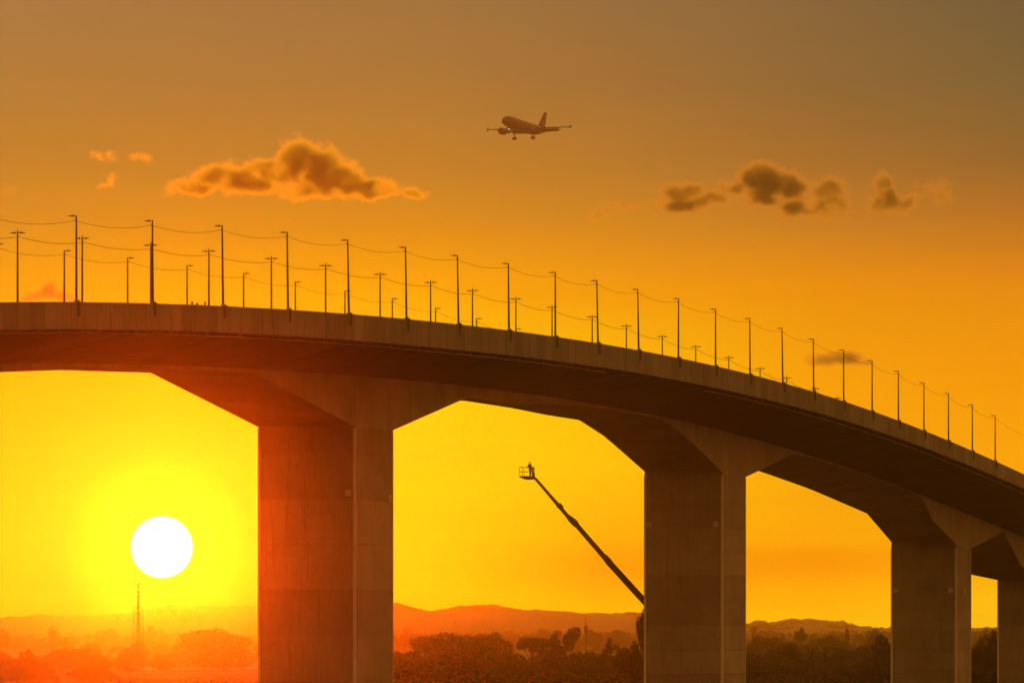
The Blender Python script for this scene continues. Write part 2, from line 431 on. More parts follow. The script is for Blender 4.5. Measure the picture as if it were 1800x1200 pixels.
for k, ns in (('dome', 2), ('round', 4), ('umbrella', 2), ('loose', 3), ('layered', 2), ('shrub', 2)):
    PROTO[k] = [tree_proto(k, 10*hash(len(k))+i*13+len(k)) for i in range(ns)]
WID = {'dome': 1.20, 'round': .82, 'umbrella': 1.02, 'loose': .82, 'layered': .62, 'shrub': 1.6}
def tree(kind, x, ytop, width, d, label, group=None, cat='tree'):
    d = far(d)
    p = at(x, ytop, d); h = p.z+.4; wm = width*d/FPX
    s = wm/WID[kind]
    cr, tr = random.choice(PROTO[kind])
    e = thing(kind+'_tree' if kind != 'shrub' else 'shrub', label, cat, (p.x, d, -.4), (0, 0, random.uniform(0, 6.28)), group)
    e.name = {'dome': 'spreading_tree', 'round': 'bushy_tree', 'umbrella': 'umbrella_tree', 'loose': 'open_crowned_tree', 'layered': 'layered_tree', 'shrub': 'shrub'}[kind]
    c = link('crown', cr, e); c.scale = (s, s, h/.96)
    t = link('trunk', tr, e); t.scale = (s, s, h/.96)
    return e
# trees that read one by one against the haze: kind, x, top row, width (px), depth (m), label
for a in [
 ('dome', 372, 1102, 152, 2060, 'broad domed tree left of the first tall pier, standing out before the hills'),
 ('round', 95, 1103, 26, 2500, 'small round crowned tree in haze close behind the floodlight pole'),
 ('round', 6, 1102, 24, 2500, 'small round crowned tree cut by the left picture edge'),
 ('round', 262, 1097, 34, 2480, 'bushy tree rising just right of the lattice mast foot'),
 ('loose', 285, 1102, 26, 2460, 'thin crowned tree between the lattice mast and the domed tree'),
 ('round', 186, 1103, 44, 2620, 'low rounded tree in pale haze left of the lattice mast'),
 ('umbrella', 112, 1119, 24, 2250, 'small flat topped tree leaning beside the lamp mast'),
 ('round', 330, 1107, 30, 2560, 'pale round tree behind the left shoulder of the domed tree'),
 ('loose', 45, 1140, 30, 1950, 'upright twiggy tree in the lower left corner wood'),
 ('dome', 130, 1135, 120, 1980, 'wide dark tree below the lamp mast in the lower left'),
 ('dome', 30, 1152, 110, 1850, 'low spreading tree in the lower left corner'),
 ('round', 238, 1128, 46, 2050, 'rounded tree standing in front of the lattice mast foot'),
 ('round', 425, 1117, 40, 2400, 'pale tree filling the gap between the domed tree and the first pier'),
 ('dome', 790, 1107, 200, 1750, 'wide flat domed tree just right of the first pier, below the hills'),
 ('dome', 858, 1106, 90, 1800, 'rounded shoulder of crown at the right of the wide domed tree'),
 ('round', 712, 1100, 26, 2500, 'faint small tree in the haze against the first pier'),
 ('umbrella', 935, 1113, 66, 1500, 'ragged umbrella crowned tree in the middle gap'),
 ('loose', 990, 1107, 74, 1520, 'tall ragged tree just left of the telecom mast'),
 ('loose', 965, 1116, 50, 1490, 'dark windswept tree between the umbrella crown and the ragged tree'),
 ('round', 955, 1103, 44, 2400, 'pale round tree in the haze left of the telecom mast'),
 ('round', 1043, 1105, 36, 2300, 'pale bushy tree just right of the telecom mast'),
 ('dome', 1085, 1104, 60, 2450, 'hazy domed tree behind the boom lift pier'),
 ('loose', 1078, 1122, 36, 1500, 'open tree with upright twigs between telecom mast and second pier'),
 ('loose', 1132, 1074, 62, 1080, 'tall open tree whose branches poke out left of the second pier'),
 ('round', 1110, 1140, 60, 1120, 'bushy tree at the left foot of the second pier'),
 ('layered', 1325, 1103, 22, 2350, 'small spiky tree in the haze just right of the second pier'),
 ('umbrella', 1406, 1100, 26, 2000, 'umbrella shaped tree standing clear in the middle of the right gap'),
 ('layered', 1489, 1106, 14, 2000, 'slim dark conifer like tree in the right gap'),
 ('round', 1531, 1105, 32, 2050, 'round tree in the haze before the third pier'),
 ('dome', 1350, 1113, 90, 1900, 'broad low tree right of the second pier in the right gap'),
 ('dome', 1455, 1114, 110, 1950, 'long low crown across the right gap'),
 ('dome', 1385, 1124, 90, 1500, 'rounded mid brown tree in the centre of the right gap'),
 ('umbrella', 1505, 1132, 50, 1400, 'flat topped tree low in the right gap'),
 ('round', 1556, 1112, 70, 1150, 'tall dark bushy tree against the left side of the third pier'),
 ('dome', 1560, 1145, 150, 1100, 'large dark tree crown at the left foot of the third pier'),
 ('round', 1738, 1110, 44, 1250, 'dark bushy tree in the narrow gap before the last pier'),
 ('round', 1716, 1124, 40, 1200, 'dark tree against the right side of the third pier'),
 ('round', 1735, 1101, 26, 2450, 'pale round tree high in the narrow right gap'),
 ('round', 1708, 1106, 20, 2500, 'pale tree at the left of the narrow right gap'),
]: tree(*a)
# the woods that close the view, tree by tree
def fill(x0, x1, ytop, d0, d1, n, kinds, wpx, label, group, amp=8):
    for i in range(n):
        x = x0+(x1-x0)*(i+.5+random.uniform(-.35, .35))/n
        d = random.uniform(d0, d1)
        tree(random.choice(kinds), x, ytop+random.uniform(-amp*.6, amp), wpx*random.uniform(.75, 1.3)*1500/d, d, label+', %s from the left' % ORD[i], group)
fill(-90, 470, 1114, 2480, 2700, 17, ['round', 'dome'], 50, 'hazy far tree under the left hills', 'far trees under the left hills', 5)
fill(-60, 300, 1143, 1850, 2100, 8, ['round', 'dome', 'loose'], 70, 'orange hazed tree in the lower left wood', 'trees in the lower left', 9)
fill(140, 470, 1128, 2130, 2260, 8, ['round', 'dome'], 62, 'orange hazed tree behind the domed tree', 'trees behind the domed tree', 6)
fill(180, 460, 1150, 2010, 2055, 6, ['shrub', 'round', 'dome'], 60, 'low tree at the foot of the domed tree', 'low trees around the domed tree', 6)
fill(190, 470, 1187, 1640, 1790, 7, ['shrub', 'dome', 'shrub'], 80, 'low bush on the bottom edge left of the first pier', 'bushes along the bottom left of the first pier', 5)
fill(-60, 200, 1168, 1700, 1800, 6, ['round', 'dome'], 80, 'low hazed tree along the lower left edge', 'trees along the lower left edge', 8)
fill(670, 1160, 1111, 2300, 2600, 16, ['round', 'dome'], 46, 'pale far tree between first and second piers', 'far trees between first and second piers', 5)
fill(680, 1150, 1140, 1350, 1600, 15, ['round', 'dome', 'loose', 'dome'], 74, 'rusty brown tree between first and second piers', 'middle wood between first and second piers', 8)
fill(680, 1150, 1162, 1150, 1300, 13, ['round', 'dome', 'round'], 84, 'dark near tree between first and second piers', 'near wood between first and second piers', 9)
fill(680, 1150, 1186, 1020, 1100, 10, ['round', 'dome', 'shrub'], 92, 'bottom edge tree between first and second piers', 'bottom trees between first and second piers', 6)
fill(1290, 1590, 1112, 2200, 2450, 12, ['round', 'dome'], 44, 'pale far tree right of the second pier', 'far trees right of the second pier', 5)
fill(1290, 1590, 1138, 1350, 1600, 11, ['round', 'dome', 'loose'], 74, 'brown tree right of the second pier', 'middle wood right of the second pier', 7)
fill(1290, 1600, 1158, 1150, 1300, 10, ['round', 'dome'], 84, 'dark near tree right of the second pier', 'near wood right of the second pier', 8)
fill(1290, 1600, 1184, 1050, 1120, 6, ['round', 'dome', 'shrub'], 80, 'bottom edge tree right of the second pier', 'bottom trees right of the second pier', 6)
fill(1690, 1900, 1132, 1150, 1350, 6, ['round', 'dome'], 60, 'dark tree behind the last pier', 'trees behind the last pier', 8)
fill(1690, 1900, 1168, 1080, 1130, 5, ['round', 'dome'], 70, 'dark tree low in the narrow right gap', 'low trees in the narrow right gap', 8)
fill(1690, 1860, 1108, 2300, 2500, 6, ['round'], 40, 'pale distant tree in the narrow right gap', 'far trees in the narrow right gap', 3)
fill(1900, 2700, 1138, 1150, 1700, 16, ['round', 'dome'], 74, 'tree beyond the right picture edge', 'trees beyond the right picture edge', 8)
fill(-700, -90, 1148, 1750, 2100, 14, ['round', 'dome'], 76, 'tree beyond the left picture edge', 'trees beyond the left picture edge', 8)
# far-off wood that reads as one mass
def wood(x0, x1, ytop, d0, d1, n, seed, size):
    rg = np.random.default_rng(seed)
    C = []; R = []
    for i in range(n):
        x = rg.uniform(x0, x1); d = rg.uniform(d0, d1); yt = ytop+rg.uniform(-2, 6)
        d = far(d); p = at(x, yt, d); r = rg.uniform(3.2, 6.2); h = max(3., p.z)
        C.append((p.x, d, h-r*.8)); R.append((r*1.3, r*1.3, r*.8))
        C.append((p.x+rg.uniform(-2, 2), d, max(1.5, h*.45))); R.append((r*1.3, r*1.3, h*.45))
    q = leaf_quads(C, R, n*150, size, seed=seed, shell=.7)
    me = bpy.data.meshes.new('distant_wood'); me.from_pydata([tuple(v) for v in q.tolist()], [], [(i, i+1, i+2, i+3) for i in range(0, len(q), 4)])
    me.materials.append(M['leaf'])
    o = link('distant_wood', me); tag(o, kind='stuff'); return o
wood(-500, 500, 1113, 2600, 3000, 220, 5, 1.1)['label'] = 'hazy belt of distant woodland under the left hills'
wood(650, 1200, 1110, 2550, 2950, 130, 6, 1.1)['label'] = 'hazy belt of distant woodland behind the boom lift'
wood(1280, 2300, 1108, 2500, 2900, 230, 8, 1.1)['label'] = 'pale belt of distant woodland under the right hill'

# ------------------------------------------------------------------ bridge geometry
BV, BC, BK = 3750.8162, 24.35943, 0.2855568e-4
TH = math.atan((BV-900)/FPX)
EV = np.array([math.sin(TH), math.cos(TH)]); NV = np.array([-math.cos(TH), math.sin(TH)])
BO = np.array([-BC*6+math.tan(TH)*650, 650.])
def bpos(t, w_=0., z=0.):
    """t along the deck, w_ across it (0 = near edge, 28.8 = far edge)"""
    s = 2*BK*t; tv = EV+NV*s; tv = tv/np.hypot(*tv); nv = np.array([-tv[1], tv[0]])
    P = BO+EV*t+NV*(BK*t*t)+nv*w_
    return Vector((P[0], P[1], z))
def bdir(t):
    s = 2*BK*t; tv = EV+NV*s; tv = tv/np.hypot(*tv); return Vector((tv[0], tv[1], 0)), Vector((-tv[1], tv[0], 0))
PC = [-0.137, 0.5485, 0.0994, -0.6156, -4.6559, 0.564, 27.5012]
def ztop(t):
    """height of the top of the near parapet"""
    lo, hi = -195., 255.
    tt = min(hi, max(lo, t)); v = np.polyval(PC, tt/200)
    if t != tt:
        s = (np.polyval(PC, (tt+1)/200)-np.polyval(PC, (tt-1)/200))/2; v += s*(t-tt)
    return ZC+float(v)
def fasc(t): return float(np.interp(t, [-192,-138,-101,-65,0,44,80,135,190,252], [1.88,2.03,2.15,2.25,2.25,2.28,2.25,2.13,2.05,1.93]))
WN, WF, WT = 9.95, 18.85, 28.8
NB = [(-300,14.2),(-260,16.0),(-245,14.0),(-222,10.6),(-209,10.8),(-190,18.0),(-165,19.0),(-136,20.41),(-117,21.04),(-96,21.64),(-63.4,18.02),(-50.3,18.12),(-22.5,22.05),(-7.5,22.0),(24.2,22.8),(63.2,22.65),(74.4,21.25),(84.5,19.66),(95.6,17.66),(108.5,17.45),(137.6,20.85),(163,20.3),(199,19.0),(228.4,17.64),(237.6,14.65),(257.3,11.75),(269.8,11.3),(300.5,14.1),(318,9.3),(355,7.9),(368,7.7),(400,6.6),(455,4.0),(467,3.6),(500,2.4),(760,-11)]
FB = [(-300,14.2),(-260,16.0),(-245,14.0),(-222,10.6),(-209,10.8),(-190,18.0),(-165,19.0),(-136,20.41),(-117,21.04),(-96,21.64),(-63.4,18.08),(-50.3,18.15),(-22.5,22.1),(9.7,22.9),(31.8,22.83),(47,22.61),(62.7,22.55),(74.4,21.25),(84.5,19.66),(95.6,17.86),(108.5,17.4),(137,20.5),(163,19.57),(199,17.81),(238,15.62),(257.5,12.12),(269.8,11.6),(300,13.3),(322,9.3),(329,8.3),(355,7.71),(368,7.6),(400,6.6),(455,4.0),(467,3.6),(500,2.4),(760,-11)]
def zn(t): return ZC+float(np.interp(t, [a for a, _ in NB], [b for _, b in NB]))
def zf(t): return ZC+float(np.interp(t, [a for a, _ in FB], [b for _, b in FB]))
def soff(t, w_):
    """underside of the deck slab's wings: from the edge in to the girder web"""
    u = min(1., max(0., (w_-1.05)/(WN-1.05)))
    e = ztop(t)-fasc(t)-.12
    r = max(zn(t)+.12, ztop(t)-4.35)
    return e+(r-e)*u
bridge = thing('bridge', 'long arched concrete road bridge on tall piers crossing the whole picture', 'bridge', (0,0,0))

ST = sorted(set([round(-300+6.*i, 2) for i in range(176)]+[a for a, _ in NB]+[a for a, _ in FB]))
def sweep(name, sec, m, ts=ST, parent=bridge, smooth=False):
    b = MB(); b.loft([[bpos(t, w_, z) for (w_, z) in sec(t)] for t in ts]); return b.build(name, m, parent, smooth)
# box girder with haunches
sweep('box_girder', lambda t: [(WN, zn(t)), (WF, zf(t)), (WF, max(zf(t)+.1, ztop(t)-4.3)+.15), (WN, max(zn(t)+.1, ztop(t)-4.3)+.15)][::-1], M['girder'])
# deck slab with its tapering wings
def slab(t):
    e = soff(t, 0); r = soff(t, 99); s = ztop(t)-1.5
    return [(.27, s), (.27, e+.28), (1.0, e+.28), (1.05, e), (WN-.003, r), (WF+.003, r), (WT-1.05, e), (WT-1.0, e+.28), (WT-.27, e+.28), (WT-.27, s)]
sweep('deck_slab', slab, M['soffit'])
sweep('road_surface', lambda t: [(4.2, ztop(t)-1.47), (14.5, ztop(t)-1.47), (14.5, ztop(t)-1.496), (4.2, ztop(t)-1.496)], M['asphalt'])
sweep('road_surface', lambda t: [(15.8, ztop(t)-1.47), (24.6, ztop(t)-1.47), (24.6, ztop(t)-1.496), (15.8, ztop(t)-1.496)], M['asphalt'])
sweep('median_barrier', lambda t: [(14.83, ztop(t)-1.5), (15.03, ztop(t)-.75), (15.23, ztop(t)-.75), (15.43, ztop(t)-1.5)], M['fascia'])
sweep('inner_barrier', lambda t: [(3.5, ztop(t)-1.5), (3.6, ztop(t)-.8), (3.8, ztop(t)-.8), (3.9, ztop(t)-1.5)], M['fascia'])
sweep('inner_barrier', lambda t: [(24.9, ztop(t)-1.5), (25.0, ztop(t)-.8), (25.2, ztop(t)-.8), (25.3, ztop(t)-1.5)], M['fascia'])
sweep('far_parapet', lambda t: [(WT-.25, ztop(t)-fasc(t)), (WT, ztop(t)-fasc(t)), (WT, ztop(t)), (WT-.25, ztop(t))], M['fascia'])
# near parapet, cast panel by panel
PL = 18.3/6; T0 = -174.9-PL*.5-PL*8
def panel(t0, t1, name='parapet_panel'):
    gp = .04; b = MB(); v = []
    jit = random.uniform(-.012, .012)
    for t in (t0+gp, t1-gp):
        zt = ztop(t); zb = zt-fasc(t)
        v.append([bpos(t, -.0+jit, zb), bpos(t, -.0+jit, zt-.05), bpos(t, .05+jit, zt), bpos(t, .21+jit, zt), bpos(t, .26+jit, zt-.05), bpos(t, .26+jit, zb)])
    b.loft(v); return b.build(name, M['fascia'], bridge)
k = 0
while T0+PL*k < 268:
    panel(T0+PL*k, T0+PL*(k+1)); k += 1
sweep('parapet_end', lambda t: [(.01, ztop(t)-fasc(t)), (.01, ztop(t)), (.25, ztop(t)), (.25, ztop(t)-fasc(t))], M['fascia'], [T0+PL*k+6*i for i in range(82)])
sweep('parapet_end', lambda t: [(.01, ztop(t)-fasc(t)), (.01, ztop(t)), (.25, ztop(t)), (.25, ztop(t)-fasc(t))], M['fascia'], [-300, -280, -260, -240, -220, T0-.03])
# pale service pipe under the near edge, on hangers
def conduit(t0, t1):
    ts = np.arange(t0, t1, 2.4)
    pts = [bpos(t, 1.0, soff(t, 0)-.14-.03*math.sin(t*.9)*math.sin(t*.21)) for t in ts]
    b = MB(); b.tube(pts, .045, 6); b.build('service_pipe', M['pipe'], bridge)
    for t in np.arange(t0+2, t1, 9.15):
        b = MB(); b.box((0, 0, 0), (.03, .03, .2)); o = b.build('pipe_hanger', M['pipe'], bridge, loc=bpos(t, .93, soff(t, 0)-.04))
conduit(-215, -3); conduit(43, 262)

# piers
def pier(ta, tb, wn, wf, joints, zbase=-.5, cap=.4):
    root = MB()
    def ring(z, ins, ch=.13):
        a, c = ta+ins, tb-ins; n_, f_ = wn+ins, wf-ins
        return [bpos(a, n_+ch, z), bpos(a, f_-ch, z), bpos(a+ch, f_, z), bpos(c-ch, f_, z), bpos(c, f_-ch, z), bpos(c, n_+ch, z), bpos(c-ch, n_, z), bpos(a+ch, n_, z)]
    ztopp = min(zn(ta), zf(ta), zn(tb), zf(tb))
    root.loft([ring(zbase, .07), ring(ztopp+.9, .07)])
    core = root.build('pier', M['pier'], bridge)
    # closing wedge directly under the sloping girder
    zs = [zbase]+[z for z in joints if z < ztopp-.6]
    for i, z in enumerate(zs):
        z1 = zs[i+1]-.075 if i+1 < len(zs) else ztopp+.02
        b = MB(); b.loft([ring(z, -.03+.02*random.random(), .16), ring(z1, -.03+.02*random.random(), .16)])
        b.build('pour_section', M['pier'], core)
        if i+1 == len(zs):
            # top lift meets the girder
            b = MB(); b.hexa([bpos(ta+.03, wn+.03, ztopp-.2), bpos(tb-.03, wn+.03, ztopp-.2), bpos(tb-.03, wf-.03, ztopp-.2), bpos(ta+.03, wf-.03, ztopp-.2),
                    bpos(ta+.03, wn+.03, zn(ta)+.1), bpos(tb-.03, wn+.03, zn(tb)+.1), bpos(tb-.03, wf-.03, zf(tb)+.1), bpos(ta+.03, wf-.03, zf(ta)+.1)])
            b.build('pier_head', M['pier'], core)
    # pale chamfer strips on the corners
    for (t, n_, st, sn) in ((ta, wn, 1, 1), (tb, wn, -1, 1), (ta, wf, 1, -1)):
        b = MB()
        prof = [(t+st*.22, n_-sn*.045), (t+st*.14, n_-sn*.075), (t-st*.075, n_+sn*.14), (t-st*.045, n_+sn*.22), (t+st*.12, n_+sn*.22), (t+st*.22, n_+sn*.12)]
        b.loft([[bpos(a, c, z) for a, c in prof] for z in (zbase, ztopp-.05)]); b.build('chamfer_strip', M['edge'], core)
    return core
def plate(core, t, w_, z, s=.3, side='front'):
    tv, nv = bdir(t); b = MB()
    a = math.atan2(tv.y, tv.x); R = Matrix.Translation(bpos(t, w_, z)) @ Matrix.Rotation(a, 4, 'Z')
    if side == 'front': b.box((0, 0, 0), (.05, s, s), R)
    else: b.box((0, 0, 0), (s, .05, s), R)
    b.build('access_plate', M['plate'], core)
lift = [x for x in np.arange(1.2, 40, 2.72)]
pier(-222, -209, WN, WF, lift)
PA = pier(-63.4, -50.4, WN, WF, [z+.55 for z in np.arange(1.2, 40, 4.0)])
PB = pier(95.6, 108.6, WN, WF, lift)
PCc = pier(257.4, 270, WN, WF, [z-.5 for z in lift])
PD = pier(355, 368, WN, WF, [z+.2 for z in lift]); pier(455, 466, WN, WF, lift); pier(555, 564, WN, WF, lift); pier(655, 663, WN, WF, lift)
dA = bpos(-63, WN).y; dB = bpos(95.6, WN).y; dC = bpos(257, WN).y
plate(PA, -63.42, 10.6, ZC+(HOR-866)*dA/FPX, .26)
plate(PA, -51.6, WN-.02, ZC+(HOR-871)*dA/FPX, .3, 'side')
plate(PB, 95.58, 10.75, ZC+(HOR-921)*dB/FPX, .3); plate(PB, 95.58, 18.3, ZC+(HOR-921)*dB/FPX, .3)
plate(PCc, 257.38, 10.75, ZC+(HOR-1037)*dC/FPX, .32); plate(PCc, 257.38, 18.2, ZC+(HOR-1037)*dC/FPX, .32)
plate(PCc, 264, WN-.02, ZC+(HOR-1037)*dC/FPX, .4, 'side')
# ladder bracket sticking out of the right face of the first pier
b = MB(); p = bpos(-50.2, 10.3, 0); tv, nv = bdir(-50)
for i in range(6):
    z = ZC+(HOR-868-2.6*i)*dA/FPX; b.rod(p+Vector((0, 0, z)), p+tv*.42+Vector((0, 0, z)), .022, .022, 5)
b.rod(p+tv*.34+Vector((0, 0, ZC+(HOR-866)*dA/FPX)), p+tv*.34+Vector((0, 0, ZC+(HOR-884)*dA/FPX)), .025, .025, 5)
b.build('access_ladder', M['steel'], PA)

# ------------------------------------------------------------------ street lamps and their cables
def lamp_meshes():
    b = MB(); b.rod((0, 0, 0), (0, 0, 1), .095, .056, 8); pole = b.mesh('pole', M['steel'], True)
    b = MB(); b.rod((0, 0, 0), (.26, 0, .005), .022, .02, 6); arm = b.mesh('arm', M['steel'])
    b = MB()
    def rg(x, w_, h0, h1): return [Vector((x, -w_, h0)), Vector((x, w_, h0)), Vector((x, w_*.8, h1)), Vector((x, -w_*.8, h1))]
    b.loft([rg(.14, .05, -.03, .03), rg(.26, .09, -.05, .06), rg(.40, .09, -.035, .045), rg(.62, .03, -.01, .018)]); head = b.mesh('luminaire', M['steel'])
    b = MB(); b.rod((.24, 0, .05), (.24, 0, .12), .03, .024, 8); cell = b.mesh('photocell', M['steel'])
    b = MB(); b.rod((0, 0, 0), (.16, 0, 0), .014, .014, 6); b.rod((.11, 0, -.035), (.11, 0, .05), .036, .028, 8); br = b.mesh('cable_bracket', M['steel'])
    b = MB(); b.rod((0, 0, -.02), (0, 0, .12), .04, .05, 8); b.rod((0, 0, .12), (0, 0, .2), .05, .02, 8); fin = b.mesh('finial', M['steel'])
    b = MB(); b.rod((0, 0, 0), (0, 0, .05), .13, .11, 8); base = b.mesh('base_flange', M['steel'])
    return pole, arm, head, cell, br, fin, base
LM = lamp_meshes()
def make_lamp(name, h, sides, brside, label, group, loc, rotz, lean=0., off=.42):
    e = thing(name, label, 'street lamp', loc, (0, 0, rotz), group)
    e.rotation_euler = (0, lean, rotz)
    p = link('pole', LM[0], e); p.scale = (1, 1, h)
    link('base_flange', LM[6], e)
    for s in sides:
        a = link('arm', LM[1], e, (0, 0, h-.05)); a.rotation_euler = (0, 0, 0 if s > 0 else math.pi)
        l = link('luminaire', LM[2], e, (0, 0, h-.05)); l.rotation_euler = (0, random.uniform(-.04, .04), 0 if s > 0 else math.pi)
        link('photocell', LM[3], l)
    br = link('cable_bracket', LM[4], e, (0, 0, h-off)); br.rotation_euler = (0, 0, 0 if brside > 0 else math.pi)
    if len(sides) > 1: link('finial', LM[5], e, (0, 0, h))
    return e
def nang(t):
    tv, nv = bdir(t); return math.atan2(nv.y, nv.x)
def x_of(t, w_): P = bpos(t, w_); return 900+FPX*P.x/P.y
NEAR_T = [-174.9,-156.4,-138.1,-119.9,-101.6,-83.1,-65.2,-46.7,-28.6,-10.9,7.0,25.5,43.9,61.9,80.0,98.0,116.4,134.8,152.7,171.0,189.5,208.4,227.4]
NEAR_H = [6.19,6.16,6.21,6.19,6.12,6.13,6.06,6.07,6.01,6.02,6.01,6.01,5.93,5.96,5.98,5.94,5.88,5.89,5.95,5.88,5.94,5.92,5.98]
MED_T = [-142.9,-126.6,-108.1,-91.4,-72.2,-54.4,-35.4,-16.6,-.1,18.0,33.9,52.5,69.2,87.7,105.9,124.8,143.7,160.6,179.5,195.0]
MED_H = [5.72,5.68,5.66,5.66,5.69,5.71,5.69,5.72,5.67,5.71,5.69,5.7,5.67,5.64,5.66,5.67,5.67,5.77,5.84,5.8]
FAR_T = [-107.2,-88.9,-70.6,-52.3,-33.8,-15.8,2.5,21.0,38.9,56.8,75.0]
FAR_H = [6.02,6.02,6.02,6.02,6.04,6.02,5.99,6.11,6.05,5.95,5.9]
LEAN = [0,.006,.012,.012,.018,.013,.016,.009,0,.019,.016,-.004,0,.004,.016,.008,0,0,0,0,0,0,0]
near_note = {0:'tallest in the picture, at the far left',1:'behind the crossing median lamp at the left',6:'at the second haunch, under the big left cloud tip',11:'above the haunch of the second pier',16:'just right of the small dark cloud edge',22:'last one before the right picture edge'}
near_b = []; 
for i, (t, h) in enumerate(zip(NEAR_T, NEAR_H)):
    n = ORD[i]
    lab = 'tall single arm street lamp, %s from the left on the near parapet' % n
    z = ztop(t)
    make_lamp('street_lamp', h, [1], 1, lab, 'single arm lamps along the near parapet', bpos(t, .13, z), nang(t), LEAN[i]*-1*-1, .36)
    near_b.append((t, z+h-.36))
    # corbel under each lamp
    tv, nv = bdir(t); a = math.atan2(tv.y, tv.x); R = Matrix.Translation(bpos(t, 0, z)) @ Matrix.Rotation(a, 4, 'Z')
    b = MB()
    def q(hx, y0, y1, zz): return [R @ Vector((-hx, y0, zz)), R @ Vector((hx, y0, zz)), R @ Vector((hx, y1, zz)), R @ Vector((-hx, y1, zz))]
    b.loft([q(.05, -.10, -.02, -1.0), q(.13, -.17, -.015, -.9), q(.14, -.17, -.015, -.12), q(.24, -.17, -.015, -.03), q(.22, -.15, .28, .03), q(.11, -.04, .2, .15)])
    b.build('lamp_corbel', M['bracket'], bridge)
med_b = []; far_b = []
make_lamp('street_lamp', 6.2, [1], 1, 'tall single arm street lamp cut off by the left picture edge', 'single arm lamps along the near parapet', bpos(-193.3, .13, ztop(-193.3)), nang(-193.3), 0, .36)
near_b.insert(0, (-193.3, ztop(-193.3)+5.84)); near_b.append((264.5, ztop(264.5)+5.6))
make_lamp('street_lamp', 5.95, [1], 1, 'tall single arm street lamp just beyond the right picture edge', 'single arm lamps along the near parapet', bpos(264.5, .13, ztop(264.5)), nang(264.5), 0, .36)
for i, (t, h) in enumerate(zip(MED_T, MED_H)):
    z = ztop(t)-.75
    make_lamp('median_lamp', h+.75+.05, [1, -1], -1, 'double arm street lamp, %s from the left on the median' % ORD[i], 'double arm lamps along the median', bpos(t, 15.13, z), nang(t), 0, .34)
    med_b.append((t, z+h+.8-.34))
med_b.insert(0, (-161, ztop(-161)+5.4))
for i, (t, h) in enumerate(zip(FAR_T, FAR_H)):
    z = ztop(t)
    if i == 0: lab = 'single arm street lamp on the far parapet, its head just inside the left picture edge'
    else: lab = 'single arm street lamp, %s from the left on the far parapet' % ORD[i-1]
    make_lamp('far_lamp', h, [-1], -1, lab, 'single arm lamps along the far parapet', bpos(t, WT-.13, z), nang(t), 0, .36)
    far_b.append((t, z+h-.36))
def cable_row(bb, w_, name, label, sag, double=False):
    e = thing(name, label, 'cable', bpos(bb[0][0], w_, bb[0][1]))
    for (t0, z0), (t1, z1) in zip(bb[:-1], bb[1:]):
        for dz in ((0, .09) if double else (0,)):
            pts = []
            for i in range(15):
                u = i/14; t = t0+(t1-t0)*u
                pts.append(bpos(t, w_, z0+(z1-z0)*u-4*(sag+dz*.6)*u*(1-u))-e.location)
            b = MB(); b.tube(pts, .011 if double else .016, 5); b.build('cable_span', M['cable'], e)
cable_row(near_b, .24, 'overhead_cable', 'thin sagging cable strung from lamp to lamp along the near parapet', .36)
cable_row(med_b, 15.0, 'overhead_cable', 'pair of thin cables strung between the double arm median lamps', .26, True)
cable_row(far_b, WT-.24, 'overhead_cable', 'thin cable strung between the lamps of the far parapet', .34)

